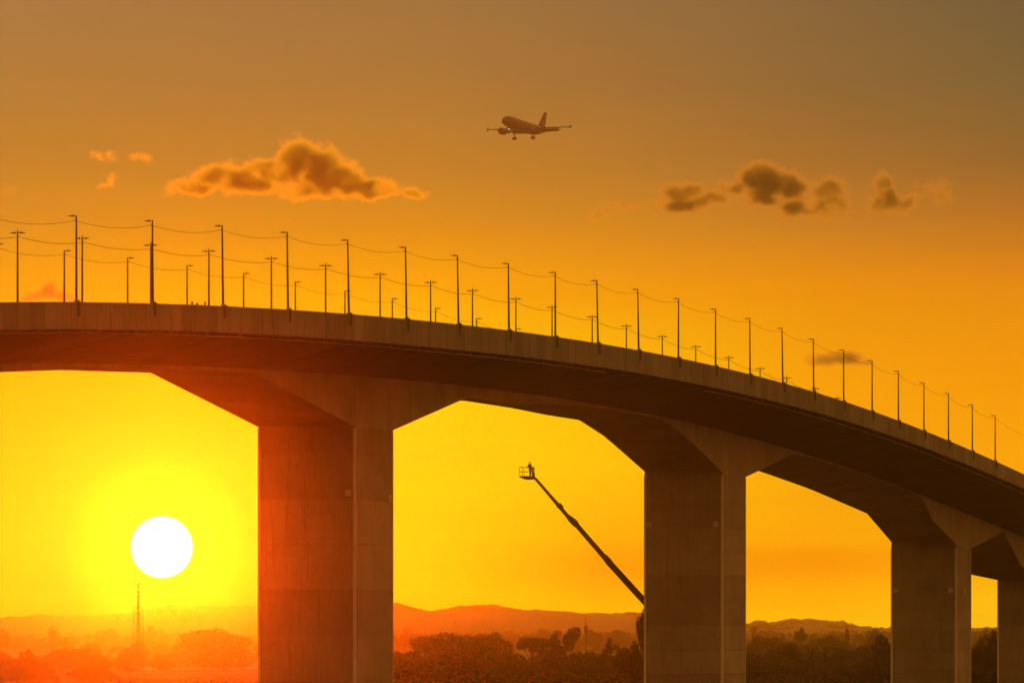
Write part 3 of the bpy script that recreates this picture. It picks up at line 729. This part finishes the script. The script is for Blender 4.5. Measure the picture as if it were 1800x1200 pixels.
# ------------------------------------------------------------------ people
def skin_body(name, parts, m, parent, lvl=1):
    """parts: list of (verts, radii, edges) grown as one skinned surface"""
    V = []; Rr = []; E = []
    for v, r, e in parts:
        o = len(V); V += v; Rr += r; E += [(a+o, b_+o) for a, b_ in e]
    me = bpy.data.meshes.new(name); me.from_pydata(V, E, []); me.materials.append(m)
    o = link(name, me, parent)
    s = o.modifiers.new('skin', 'SKIN'); s.use_smooth_shade = True
    for i, r in enumerate(Rr): me.skin_vertices[0].data[i].radius = r if hasattr(r, '__len__') else (r, r)
    me.skin_vertices[0].data[0].use_root = True
    ss = o.modifiers.new('sub', 'SUBSURF'); ss.levels = lvl; ss.render_levels = lvl
    return o
def person(label, loc, rotz, pose='walk', h=1.75, hard_hat=False, bulk=1.2):
    """faces local +x"""
    e = thing('person', label, 'person', loc, (0, 0, rotz)); e.scale = (h/1.75,)*3
    if pose == 'reach':
        hands = [Vector((.52, .20, 1.12)), Vector((.50, -.22, 1.10))]; elb = [Vector((.22, .28, 1.14)), Vector((.20, -.28, 1.12))]
        feet = [Vector((.04, .13, .05)), Vector((-.12, -.13, .05))]; knee = [Vector((.06, .12, .50)), Vector((-.02, -.12, .50))]; lean = .07
    else:
        hands = [Vector((.20, .27, .90)), Vector((-.18, -.27, .86))]; elb = [Vector((.02, .27, 1.10)), Vector((-.12, -.27, 1.12))]
        feet = [Vector((.28, .10, .06)), Vector((-.30, -.10, .09))]; knee = [Vector((.16, .10, .52)), Vector((-.04, -.10, .48))]; lean = .03
    V = [(0, 0, .93), (lean*.4, 0, 1.10), (lean, 0, 1.30), (lean*1.3, 0, 1.45), (lean*1.5, 0, 1.53)]
    R_ = [(.14, .11), (.15, .10), (.17, .11), (.10, .08), (.055, .055)]
    E = [(0, 1), (1, 2), (2, 3), (3, 4)]
    for i, s in enumerate((1, -1)):
        b0 = len(V)
        V += [(lean*1.2, s*.19, 1.42), tuple(elb[i]), tuple(elb[i].lerp(hands[i], .9))]; R_ += [.06, .045, .032]
        E += [(3, b0), (b0, b0+1), (b0+1, b0+2)]
        b0 = len(V)
        V += [(0, s*.10, .86), tuple(knee[i]), tuple(feet[i]+Vector((-.03, 0, .05))), tuple(feet[i]+Vector((.15, 0, -.01)))]; R_ += [.095, .065, .045, .04]
        E += [(0, b0), (b0, b0+1), (b0+1, b0+2), (b0+2, b0+3)]
    R_ = [tuple(c*bulk for c in r) if hasattr(r, '__len__') else r*bulk for r in R_]
    skin_body('body', [(V, R_, E)], M['cloth'], e)
    hx = lean*1.6
    b = MB(); b.ball((hx+.01, 0, 1.63), (.095, .075, .12), 12, 8); b.ball((hx+.108, 0, 1.62), (.02, .014, .02), 6, 4)
    for s in (1, -1): b.ball((hx, s*.078, 1.63), (.02, .012, .03), 6, 4)
    b.build('head', M['skin'], e, True)
    if hard_hat:
        b = MB(); b.ball((hx, 0, 1.69), (.125, .105, .095), 12, 8); b.box((hx+.12, 0, 1.675), (.05, .07, .008)); b.build('hard_hat', M['hat'], e, True)
    else:
        b = MB(); b.ball((hx-.015, 0, 1.665), (.10, .085, .105), 12, 8); b.build('hair', M['rubber'], e, True)
    for i, s in enumerate((1, -1)):
        c = hands[i]; d = (hands[i]-elb[i]).normalized(); side = Vector((0, 0, 1)).cross(d).normalized(); up = d.cross(side)
        parts = []
        for f_, (o_, L) in enumerate(((-.03, .065), (-.01, .078), (.01, .072), (.03, .055))):
            p0 = c+side*o_*.4; p1 = c+side*o_+d*.055; p2 = p1+d*L*.5-up*.012; p3 = p2+d*L*.3-up*.03
            parts.append(([tuple(p0), tuple(p1), tuple(p2), tuple(p3)], [.018, .012, .009, .008], [(0, 1), (1, 2), (2, 3)]))
        p1 = c+side*(-.03*s)+d*.02; p2 = p1+side*(-.025*s)+d*.03; parts.append(([tuple(c), tuple(p1), tuple(p2)], [.018, .012, .009], [(0, 1), (1, 2)]))
        skin_body('hand', parts, M['skin'], e, 1)
    return e
for x, yt, lab, rz in ((337.5, 530.4, 'person on the bridge, leftmost of three heads above the parapet', 0.),
                       (346.5, 532.4, 'person on the bridge, middle and lowest of three heads', .3),
                       (361, 530.8, 'person on the bridge, rightmost of three heads, beside a median lamp', 3.)):
    lo, hi = -200., 0.
    for _ in range(50):
        mid = (lo+hi)/2
        if x_of(mid, 1.6) < x: lo = mid
        else: hi = mid
    P = bpos(lo, 1.6); zh = ZC+(HOR-yt)*P.y/FPX; fl = ztop(lo)-1.5
    tv, nv = bdir(lo)
    person(lab, (P.x, P.y, fl), math.atan2(tv.y, tv.x)+rz, 'walk', zh-fl)

# ------------------------------------------------------------------ boom lift with the worker
DL = 778.
def L(x, y, dd=0.): return at(x, y, DL+dd)
foot = L(1338, 1300); foot.z = 0
lift_o = thing('boom_lift', 'long telescopic boom lift with its basket raised between the first and second piers', 'boom lift', foot)
def rel(p): return p-foot
def lbuild(b, name, m=None, parent=None, smooth=False):
    o = b.build(name, m or M['lift'], parent or lift_o, smooth); return o
pivot = Vector((foot.x, DL, 2.7))
def beam(b, p0, p1, hw0, hw1, hd=.16):
    """tapered box beam lying in the picture plane"""
    d = (p1-p0).normalized(); n_ = d.cross(Vector((0, 1, 0))).normalized(); y = Vector((0, 1, 0))
    b.hexa([rel(p0+n_*hw0-y*hd), rel(p0-n_*hw0-y*hd), rel(p0-n_*hw0+y*hd), rel(p0+n_*hw0+y*hd),
            rel(p1+n_*hw1-y*hd), rel(p1-n_*hw1-y*hd), rel(p1-n_*hw1+y*hd), rel(p1+n_*hw1+y*hd)])
A0 = L(1011, 918); A1 = L(1070, 987.5); Abase = pivot
b = MB(); beam(b, A1, Abase, .36, .42, .24); lbuild(b, 'main_boom')
b = MB(); beam(b, L(1009, 917), A1, .27, .29, .2); beam(b, L(1062, 977), L(1073, 990.5), .33, .40, .26); lbuild(b, 'telescopic_section')
b = MB(); beam(b, L(997, 905), L(1008, 916), .17, .36, .18); beam(b, L(1008, 916), L(1014, 923), .40, .34, .2); lbuild(b, 'knuckle')
b = MB(); beam(b, L(972, 876.5), L(998, 907), .20, .22, .13); beam(b, L(981, 887), L(989, 893), .34, .24, .15); lbuild(b, 'jib_section')
b = MB(); beam(b, L(941, 840.5), L(974, 879), .15, .19, .11); lbuild(b, 'jib')
b = MB(); b.rod(rel(L(985, 893)), rel(L(1002, 918)), .05, .05, 6); b.rod(rel(L(987, 891)), rel(L(1005, 910)), .04, .04, 6)
b.rod(rel(L(1002, 918)), rel(L(1006, 911)), .06, .06, 6); b.rod(rel(L(998, 911)), rel(L(1004, 916)), .04, .04, 6); lbuild(b, 'jib_cylinder')
b = MB(); b.rod(rel(L(936, 837)), rel(L(942, 842)), .14, .16, 8); b.box(tuple(rel(L(938.5, 835))), (.12, .2, .28)); lbuild(b, 'jib_head')
# turntable, chassis, wheels (standing behind the second pier)
b = MB(); b.box((.2, 0, 1.75), (2.2, 1.15, .55)); b.box((1.9, 0, 2.2), (.7, 1.15, .8)); b.rod((0, 0, 1.1), (0, 0, 1.3), .9, .9, 16); b.box((0, 0, 2.5), (.35, .3, .45)); lbuild(b, 'turntable')
b = MB(); b.box((0, 0, .85), (2.5, .8, .25)); b.box((-2., 0, .7), (.3, 1.3, .2)); b.box((2., 0, .7), (.3, 1.3, .2)); lbuild(b, 'chassis')
for sx in (-2.0, 2.0):
    for sy in (-1.35, 1.35):
        b = MB(); b.rod((sx, sy-.22, .58), (sx, sy+.22, .58), .58, .58, 18); wv_ = lbuild(b, 'wheel', M['rubber'])
        b = MB(); b.rod((sx, sy-.23, .58), (sx, sy+.23, .58), .26, .26, 10); b.build('rim', M['lift'], wv_)
# basket
bx0, bx1 = L(913.3, 0).x, L(939.3, 0).x; zf0 = L(0, 838.5).z; zr = L(0, 821).z; zb = L(0, 842.8).z
yh = .48; cy = DL
def R3(x, y, z): return rel(Vector((x, y, z)))
b = MB()
b.hexa([R3(bx0+.75, cy-yh, zb), R3(bx1-.15, cy-yh, zb+.02), R3(bx1-.15, cy+yh, zb+.02), R3(bx0+.75, cy+yh, zb), R3(bx0, cy-yh, zf0+.02), R3(bx1, cy-yh, zf0+.02), R3(bx1, cy+yh, zf0+.02), R3(bx0, cy+yh, zf0+.02)])
b.hexa([R3(bx0, cy-yh, zf0), R3(bx1, cy-yh, zf0), R3(bx1, cy+yh, zf0), R3(bx0, cy+yh, zf0), R3(bx0, cy-yh, zf0+.14), R3(bx1, cy-yh, zf0+.14), R3(bx1, cy+yh, zf0+.14), R3(bx0, cy+yh, zf0+.14)])
basket = lbuild(b, 'basket')
b = MB(); rr = .026
for y in (cy-yh, cy+yh):
    for zz in (zr, (zr*.55+zf0*.45)): b.rod(R3(bx0, y, zz), R3(bx1, y, zz), rr, rr, 6)
    for x in (bx0, bx0+.32, bx0+.52, bx1-.55, bx1): b.rod(R3(x, y, zf0), R3(x, y, zr), rr, rr, 6)
for x in (bx0, bx1):
    for zz in (zr, (zr*.55+zf0*.45)): b.rod(R3(x, cy-yh, zz), R3(x, cy+yh, zz), rr, rr, 6)
b.build('guard_rail', M['lift'], basket)
b = MB(); b.box(tuple(R3(bx1-.14, cy+.1, zr-.10)), (.15, .3, .12)); b.box(tuple(R3(bx1-.18, cy+.25, zf0+.5)), (.1, .1, .42)); b.build('control_box', M['lift'], basket)
wz = zf0+.14
pw = person('worker in dark clothes and hard hat standing in the raised lift basket', (L(932.3, 0).x, DL-.05, wz), math.pi+.6, 'reach', L(0, 812.).z-wz, True, 1.65)

# ------------------------------------------------------------------ airliner
def plane():
    D = 2484.-15
    yaw = math.atan2(-.899, -.438)
    nose = at(884.5, 210.5, 2469)
    e = thing('airliner', 'twin engine passenger jet with lowered landing gear flying above the bridge', 'airplane', nose, (0, 0, 0))
    e.rotation_euler = (0, -math.radians(4.3), yaw)
    P, Pd = M['plane'], M['planedark']
    # fuselage: rings (station behind the nose, half width, half height, centre height)
    st = [(0.,.05,.05,-.35),(.25,.55,.55,-.34),(.8,1.0,1.0,-.28),(1.6,1.38,1.42,-.18),(2.8,1.70,1.78,-.06),(4.2,1.9,2.0,0),(5.6,1.975,2.07,0),(12,1.975,2.07,0),(20,1.975,2.07,0),(24.5,1.975,2.07,0),(27.5,1.85,1.9,.14),(30.5,1.5,1.5,.46),(33.5,1.02,1.02,.86),(36,.55,.6,1.18),(37.4,.25,.32,1.35)]
    b = MB(); b.loft([[Vector((-s, a*math.cos(2*math.pi*k/24), z+c*math.sin(2*math.pi*k/24))) for k in range(24)] for s, a, c, z in st])
    fz = b.build('fuselage', P, e, True)
    b = MB(); b.loft([[Vector((-s, a*math.cos(2*math.pi*k/12), -1.75+c*math.sin(2*math.pi*k/12))) for k in range(12)] for s, a, c in ((10.2,.3,.2),(11.5,1.7,.7),(14,2.05,.85),(18.5,2.05,.85),(20.5,1.5,.6),(22,.3,.2))]); b.build('belly_fairing', P, fz, True)
    b = MB()
    for k in (-2, -1, 0, 1, 2): b.box((-1.75-.12*abs(k), k*.38, .85-.07*abs(k)), (.12, .17, .17))
    b.build('cockpit_window', M['window'], fz)
    b = MB()
    for s in (1, -1):
        for i in range(36):
            if i not in (9, 17, 27): b.box((-6.3-i*.62, s*1.955, .42), (.11, .03, .16))
    o = b.build('cabin_windows', M['window'], fz); tag(o, kind='stuff')
    def wing_ring(x, y, z, c, t_): return [Vector((x, y, z)), Vector((x-c*.3, y, z+t_*.55)), Vector((x-c*.7, y, z+t_*.35)), Vector((x-c, y, z-.02)), Vector((x-c*.7, y, z-t_*.35)), Vector((x-c*.3, y, z-t_*.45))]
    for s in (1, -1):
        b = MB(); b.loft([wing_ring(-11.6, s*1.6, -1.35, 7.0, .85), wing_ring(-14.9, s*6.4, -.98, 4.2, .5), wing_ring(-21.0, s*17.0, -.05, 1.6, .18)]); wg = b.build('wing', P, e, False)
        b = MB(); b.loft([[Vector((-20.9, s*17.02, -.55)), Vector((-22.3, s*17.02, -.6)), Vector((-22.3, s*17.1, -.6)), Vector((-20.9, s*17.1, -.55))], [Vector((-21.9, s*17.02, .75)), Vector((-22.5, s*17.02, .75)), Vector((-22.5, s*17.1, .75)), Vector((-21.9, s*17.1, .75))]]); b.build('wingtip_fence', P, wg)
        # flaps hanging low behind the wing
        for (y0, x0, z0, y1, x1, z1, c) in ((2.0,-18.4,-1.5,6.3,-18.9,-1.15,1.5),(6.6,-18.95,-1.1,12.4,-20.9,-.62,1.1)):
            b = MB(); b.loft([[Vector((x0, s*y0, z0)), Vector((x0, s*y0, z0-.16)), Vector((x0-c, s*y0, z0-.95)), Vector((x0-c, s*y0, z0-.85))], [Vector((x1, s*y1, z1)), Vector((x1, s*y1, z1-.12)), Vector((x1-c, s*y1, z1-.75)), Vector((x1-c, s*y1, z1-.68))]]); b.build('flap', P, wg)
        for y, x, z in ((4.2,-18.2,-1.5),(8.2,-19.2,-1.1),(11.2,-20.2,-.8)):
            b = MB(); b.loft([[Vector((x+dx, s*y+r*math.cos(a), z+dz+r*math.sin(a))) for a in [k*math.pi/3 for k in range(6)]] for dx, dz, r in ((1.2,.1,.04),(.3,-.05,.22),(-1.2,-.45,.2),(-2.1,-.85,.03))]); b.build('flap_track_fairing', P, wg)
        # engine
        rings = [(-9.6,1.02),(-9.75,1.18),(-10.8,1.27),(-12.2,1.2),(-13.3,1.0),(-13.35,.62),(-14.6,.38),(-14.9,.1)]
        b = MB(); b.loft([[Vector((x, s*5.75+r*math.cos(2*math.pi*k/18), -2.55+r*math.sin(2*math.pi*k/18))) for k in range(18)] for x, r in rings]); en = b.build('engine', Pd, e, True)
        b = MB(); b.hexa([Vector((-10.4, s*5.75-.12, -1.5)), Vector((-14.6, s*5.75-.12, -1.6)), Vector((-14.6, s*5.75+.12, -1.6)), Vector((-10.4, s*5.75+.12, -1.5)), Vector((-11.4, s*5.75-.12, -1.15)), Vector((-16.5, s*5.75-.12, -1.0)), Vector((-16.5, s*5.75+.12, -1.0)), Vector((-11.4, s*5.75+.12, -1.15))]); b.build('pylon', P, en)
        b = MB(); b.rod((-9.58, s*5.75, -2.55), (-9.5, s*5.75, -2.55), .9, .9, 18); b.build('fan', M['rubber'], en)
        # tailplane
        b = MB(); b.loft([wing_ring(-31.6, s*.9, .95, 3.9, .4), wing_ring(-34.9, s*6.22, 1.45, 1.5, .14)]); b.build('tailplane', P, e)
        # main gear
        gx, gy = -17.7, s*3.8
        b = MB(); b.rod((gx, gy, -1.3), (gx, gy, -4.35), .17, .13, 8); b.rod((gx, gy, -2.2), (gx+.1, s*2.0, -1.6), .09, .09, 6); b.rod((gx, gy-.5, -4.35), (gx, gy+.5, -4.35), .09, .09, 6)
        b.hexa([Vector((gx-.45, gy+s*.22, -3.3)), Vector((gx+.45, gy+s*.22, -3.3)), Vector((gx+.45, gy+s*.27, -3.3)), Vector((gx-.45, gy+s*.27, -3.3)), Vector((gx-.5, gy+s*.22, -1.5)), Vector((gx+.5, gy+s*.22, -1.5)), Vector((gx+.5, gy+s*.27, -1.5)), Vector((gx-.5, gy+s*.27, -1.5))])
        mg = b.build('main_gear', P, e)
        for q_ in (-1, 1):
            b = MB(); b.rod((gx, gy+q_*.26, -4.35), (gx, gy+q_*.66, -4.35), .58, .56, 16); b.build('wheel', M['rubber'], mg)
        b = MB(); b.ball((-11.8, s*2.35, -1.35), .05, 8, 5); b.build('landing_light', M['lamp_on'], wg)
    b = MB()
    def fr(x, z, c, t_): return [Vector((x, 0, z)), Vector((x-c*.35, t_, z)), Vector((x-c, .02, z)), Vector((x-c*.35, -t_, z))]
    b.loft([fr(-27.2, 1.95, 7.6, .2), fr(-29.6, 2.35, 5.9, .28), fr(-34.3, 7.7, 2.35, .13), fr(-34.6, 7.85, 2.0, .05)]); b.build('tail_fin', Pd, e)
    b = MB(); b.rod((-5.07, 0, -1.8), (-5.15, 0, -3.75), .12, .1, 8); b.rod((-5.1, 0, -2.6), (-6.3, 0, -1.9), .07, .07, 6); b.rod((-5.15, -.3, -3.75), (-5.15, .3, -3.75), .06, .06, 6)
    for s in (1, -1): b.hexa([Vector((-5.9, s*.42, -2.6)), Vector((-4.2, s*.42, -2.6)), Vector((-4.2, s*.46, -2.6)), Vector((-5.9, s*.46, -2.6)), Vector((-5.9, s*.42, -1.8)), Vector((-4.2, s*.42, -1.8)), Vector((-4.2, s*.46, -1.8)), Vector((-5.9, s*.46, -1.8))])
    ng = b.build('nose_gear', P, e)
    for s in (1, -1):
        b = MB(); b.rod((-5.15, s*.14, -3.75), (-5.15, s*.36, -3.75), .38, .37, 14); b.build('wheel', M['rubber'], ng)
        b = MB(); b.ball((-5.0, s*.2, -2.75), .085, 8, 5); b.build('taxi_light', M['lamp_on'], ng)
plane()

# ------------------------------------------------------------------ masts, cars, guard rail
def lattice_mast():
    d = 2400.; base = at(243, 0, d); base.z = -.3; k = d/FPX
    e = thing('lattice_mast', 'tall lattice telecom mast with antennas rising in front of the sun haze', 'mast', base)
    H = ZC+(HOR-1026)*k+.3
    b = MB(); w0 = 1.25; w1 = .42
    for i in range(4):
        sx, sy = ((1,1),(1,-1),(-1,-1),(-1,1))[i]
        b.rod((sx*w0*.5, sy*w0*.5, 0), (sx*w1*.5, sy*w1*.5, H), .15, .12, 5)
        nx_, ny_ = ((1,1),(1,-1),(-1,-1),(-1,1))[(i+1) % 4]; n = 26
        for j in range(n):
            u0, u1 = j/n, (j+1)/n; a0 = (w0+(w1-w0)*u0)*.5; a1 = (w0+(w1-w0)*u1)*.5
            b.rod((sx*a0, sy*a0, H*u0), (nx_*a1, ny_*a1, H*u1), .07, .07, 4); b.rod((sx*a1, sy*a1, H*u1), (nx_*a1, ny_*a1, H*u1), .06, .06, 4)
    b.build('inner_tower', M['steel'], e)
    b = MB(); H2 = ZC+(HOR-1062)*k; w0 = 5.6; w1 = 3.7
    for i in range(3):
        a = math.pi/2+i*2*math.pi/3; a2 = a+2*math.pi/3; n = 12
        b.rod((w0*.5*math.cos(a), w0*.5*math.sin(a), 0), (w1*.5*math.cos(a), w1*.5*math.sin(a), H2), .08, .07, 5)
        for j in range(n):
            r0 = (w0+(w1-w0)*j/n)*.5; r1 = (w0+(w1-w0)*(j+1)/n)*.5; z0, z1 = H2*j/n, H2*(j+1)/n
            b.rod((r0*math.cos(a), r0*math.sin(a), z0), (r1*math.cos(a2), r1*math.sin(a2), z1), .05, .05, 4)
            b.rod((r0*math.cos(a2), r0*math.sin(a2), z0), (r1*math.cos(a), r1*math.sin(a), z1), .05, .05, 4)
    b.build('outer_frame', M['steel'], e)
    b = MB(); b.rod((0, 0, H-.05), (0, 0, H+.18), 1.45, 1.45, 12); b.build('platform', M['steel'], e)
    for x, z0, z1 in ((-3.0, -1.0, 2.6), (-2.1, .2, 1.8), (-.9, .2, 2.2), (.3, .1, 2.4), (1.0, .1, 2.0)):
        b = MB(); b.rod((x, 0, H+z0), (x, 0, H+z1), .13, .10, 6)
        if x < -1.5: b.rod((x, 0, H+max(z0, .1)), (-1.2, 0, H+.08), .03, .03, 4)
        b.build('antenna', M['steel'], e)
    for z in (-1.9, -3.6, -9.2):
        b = MB(); b.rod((.1, -.5, H+z), (.25, -.9, H+z), .34, .34, 12); b.build('dish', M['plate'], e)
lattice_mast()
def lamp_mast():
    d = 2150.; base = at(93.5, 0, d); base.z = -.3; H = ZC+(HOR-1101)*d/FPX+.3
    e = thing('lamp_mast', 'slim floodlight pole with a short crossbar in the left haze', 'lamp post', base)
    b = MB(); b.rod((0, 0, 0), (0, 0, H), .16, .11, 6); b.build('pole', M['steel'], e)
    b = MB(); b.box((0, 0, H), (.62, .1, .06)); b.build('crossbar', M['steel'], e)
    for x in (-.5, 0, .5):
        b = MB(); b.box((x, -.1, H-.13), (.14, .12, .1)); b.build('floodlight', M['steel'], e)
lamp_mast()
def telecom_mast():
    d = 2050.; base = at(1029.5, 0, d); base.z = -.3; k = d/FPX; H = ZC+(HOR-1082)*k+.3
    e = thing('telecom_mast', 'slender telecom mast with a cluster of equipment in the middle gap', 'mast', base)
    hb = ZC+(HOR-1104)*k
    b = MB(); b.rod((0, 0, 0), (0, 0, hb), .22, .17, 7); b.rod((0, 0, hb), (0, 0, H), .13, .05, 6); b.build('pole', M['steel'], e)
    for z, r in ((hb, .62), (hb+.7, .5), (hb-.7, .42)):
        for a in (0, 2.1, 4.2):
            b = MB(); b.box((r*math.cos(a)*.75, r*math.sin(a)*.75, z), (.24, .2, .42)); b.build('antenna_panel', M['steel'], e)
    for z in (hb+1.7, hb+2.4, hb+3.):
        b = MB(); b.rod((-.25, 0, z), (.25, 0, z), .05, .05, 5); b.build('crossbar', M['steel'], e)
telecom_mast()
def car(x, yb, L_, m, label, rz):
    d = (ZC-.15)*FPX/(yb-HOR); p = at(x, yb, d)
    e = thing('parked_car', label, 'car', (p.x, d, .13), (0, 0, rz), None)
    hl = L_/2
    b = MB(); wv_ = .85
    prof = [(-hl,.35),(-hl,.8),(-hl*.9,.95),(-hl*.55,1.0),(hl*.35,.98),(hl*.9,.8),(hl,.6),(hl,.35)]
    b.loft([[Vector((x_, s, z)) for x_, z in prof] for s in (-wv_, wv_)]); bd = b.build('body', m, e)
    roof = [(-hl*.62,1.0),(-hl*.45,1.42),(hl*.05,1.46),(hl*.38,1.0)]
    b = MB(); b.loft([[Vector((x_, s, z)) for x_, z in roof] for s in (-wv_*.86, wv_*.86)]); b.build('cabin', m, e)
    for s in (-1, 1):
        b = MB(); b.loft([[Vector((x_, s*(wv_*.86+o_), z)) for x_, z in ((-hl*.52,1.05),(-hl*.42,1.34),(hl*.02,1.38),(hl*.27,1.05))] for o_ in (.0, .02)]); b.build('side_window', M['window'], e)
        for x_ in (-hl*.62, hl*.62):
            b = MB(); b.rod((x_, s*.62, .32), (x_, s*.88, .32), .32, .32, 14); b.build('wheel', M['rubber'], e)
car(67, 1187, 4.3, M['carw'], 'pale car low among the trees in the lower left corner', .15)
car(262, 1178.5, 4.2, M['carw'], 'pale car on the far road just right of the lattice mast line', .1)
car(226, 1179, 4.3, M['card'], 'dark car on the far road left of the lattice mast foot', .1)
car(441, 1176, 4.3, M['carw'], 'pale car on the far road beside the first pier', .1)
b = MB(); e = thing('guard_rail', 'long low guard rail along the far road in front of the domed tree', 'guard rail', (0, 0, 0))
p0 = at(285, 1174, 2420); p1 = at(470, 1172, 2440); p0.z = p1.z = .75
b.hexa([p0+Vector((0,-.04,-.15)), p1+Vector((0,-.04,-.15)), p1+Vector((0,.04,-.15)), p0+Vector((0,.04,-.15)), p0+Vector((0,-.04,.15)), p1+Vector((0,-.04,.15)), p1+Vector((0,.04,.15)), p0+Vector((0,.04,.15))])
b.build('rail', M['plate'], e)
for i in range(14):
    q0 = p0.lerp(p1, i/13); b = MB(); b.box((q0.x, q0.y+.12, .3), (.06, .06, .6)); b.build('post', M['steel'], e)

# ------------------------------------------------------------------ haze
b = MB(); b.box((0, 3050, 106), (5500, 4550, 108)); hz = b.build('haze', None)
tag(hz, 'thin evening haze filling the air', None, None, 'stuff')
m = bpy.data.materials.new('evening_haze'); m.use_nodes = True; G = NG(m.node_tree)
pv = G.n('ShaderNodeVolumePrincipled'); pv.inputs['Color'].default_value = (.97, .95, .9, 1)
pv.inputs['Density'].default_value = HAZE_DENSITY; pv.inputs['Anisotropy'].default_value = HAZE_G
o = G.n('ShaderNodeOutputMaterial'); G.put(o.inputs['Volume'], pv.outputs[0]); hz.data.materials.append(m)

# ------------------------------------------------------------------ clouds (real volumes beyond the haze)
DC = 8600.; KC = DC/FPX
def cloud(label, blobs, dens, amp, nscale, seed, soft=1., g_=.8, color=(.68,.74,.40), depth=1.3):
    """blobs: photograph x, y, half width, half height in px, weight"""
    x0 = min(b_[0]-b_[2] for b_ in blobs)-14; x1 = max(b_[0]+b_[2] for b_ in blobs)+14
    y0 = min(b_[1]-b_[3] for b_ in blobs)-12; y1 = max(b_[1]+b_[3] for b_ in blobs)+12
    cx, cy_ = (x0+x1)/2, (y0+y1)/2; c = at(cx, cy_, DC)
    hy = max(b_[3] for b_ in blobs)*depth*KC*1.2
    b = MB(); b.box((0, 0, 0), ((x1-x0)/2*KC, hy, (y1-y0)/2*KC)); o = b.build('cloud', None, loc=c)
    tag(o, label, 'cloud')
    m = bpy.data.materials.new('cloud_vapour'); m.use_nodes = True; G = NG(m.node_tree)
    P = G.n('ShaderNodeTexCoord').outputs['Object']
    off = G.vm('ADD', P, (seed*311., seed*97., seed*53.))
    # domain warp
    nz = G.n('ShaderNodeTexNoise'); G.put(nz.inputs['Vector'], off); nz.inputs['Scale'].default_value = nscale; nz.inputs['Detail'].default_value = 5
    wv3 = G.vm('SUBTRACT', nz.outputs['Color'], (.5, .5, .5))
    wsc = G.n('ShaderNodeVectorMath', operation='SCALE'); G.put(wsc.inputs[0], wv3); wsc.inputs['Scale'].default_value = amp*44
    Pw = G.vm('ADD', P, wsc.outputs[0])
    acc = None
    for (bx, by, rx, ry, wt) in blobs:
        rx *= 1.08; ry *= 1.08
        q = G.vm('SUBTRACT', Pw, ((bx-cx)*KC, 0, (cy_-by)*KC))
        q = G.vm('DIVIDE', q, (rx*KC, ry*depth*KC, ry*KC))
        v = G.m('MULTIPLY', G.m('SUBTRACT', 1., G.vm('LENGTH', q)), wt)
        acc = v if acc is None else G.m('MAXIMUM', acc, v)
    n2 = G.noise(off, nscale*2.6, 8., .66)
    v = G.m('ADD', acc, G.m('MULTIPLY', G.m('SUBTRACT', n2, .5), 1.9*amp))
    v = G.m('MULTIPLY', G.m('POWER', G.mr(v, .0, .55*soft), 1.5), dens*2.4)
    v = G.m('MULTIPLY', v, G.mr(G.noise(off, nscale*3.0, 5., .6), .36, .64, .15, 1.6))
    pv = G.n('ShaderNodeVolumePrincipled'); pv.inputs['Color'].default_value = (*color, 1); pv.inputs['Anisotropy'].default_value = g_
    G.put(pv.inputs['Density'], v)
    o2 = G.n('ShaderNodeOutputMaterial'); G.put(o2.inputs['Volume'], pv.outputs[0]); o.data.materials.append(m)
    return o
cloud('big ragged cloud with glowing rim above the bridge at the left', [(345,328,60,20,1),(380,312,52,30,1.1),(430,322,62,30,1),(470,300,42,28,1),(518,282,40,44,1.1),(560,300,52,42,1.1),(600,318,50,34,1),(650,330,50,22,1),(705,338,44,10,.8),(540,338,95,18,.8)], .062, 1.0, .016, 1, g_=.9, color=(.70,.93,.32))
cloud('largest dark cloud in the row of clouds at the right', [(1290,332,34,17,1),(1345,316,52,30,1.2),(1385,322,36,24,1.1),(1340,345,50,20,.8),(1390,360,34,22,.8),(1250,352,60,16,.55),(1420,372,46,14,.6)], .085, .8, .018, 2)
cloud('dark oval cloud left of the largest one in the right row', [(1190,338,34,20,1.1),(1215,334,26,15,.9),(1205,362,56,18,.75)], .08, .8, .018, 3)
cloud('small dark puff right of the largest cloud in the right row', [(1462,340,38,26,.9),(1455,362,42,20,.8)], .055, .9, .018, 4)
cloud('upright ragged puff second from the right end of the cloud row', [(1550,325,26,20,.8),(1556,352,34,30,.9),(1585,358,34,22,.8)], .06, .9, .018, 5)
cloud('faint wisp at the right end of the cloud row', [(1620,330,26,14,.95),(1655,345,22,20,.95)], .035, 1.2, .02, 6, 1.6)
cloud('faint orange wisp at the left end of the right cloud row', [(1045,370,26,18,.95),(1075,362,34,16,.95),(1120,360,40,10,.8)], .035, 1.2, .02, 7, 1.6)
cloud('low purple grey cloud behind the lamps at the right', [(1450,632,40,14,.9),(1485,628,44,16,1),(1515,636,26,9,.7)], .10, .5, .014, 8, 1.3)
cloud('small orange cloud top just above the parapet at the left', [(85,516,32,18,1),(60,524,34,14,1),(110,524,34,13,.9),(135,533,24,10,1.)], .06, .8, .02, 9)
cloud('tiny bright wisp above the left lamps, upper of two', [(180,275,17,13,1.),(245,277,25,10,.95)], .035, 1.1, .03, 10, 1.3, g_=.9, color=(.75,.95,.35))
cloud('tiny bright wisp above the left lamps, lower of two', [(180,326,18,8,1.),(198,318,10,14,1.)], .04, 1.1, .03, 11, 1.3, g_=.9, color=(.75,.95,.35))
cloud('faint grey wisp at the left picture edge', [(10,336,22,14,1.)], .016, .9, .02, 12, 2.)
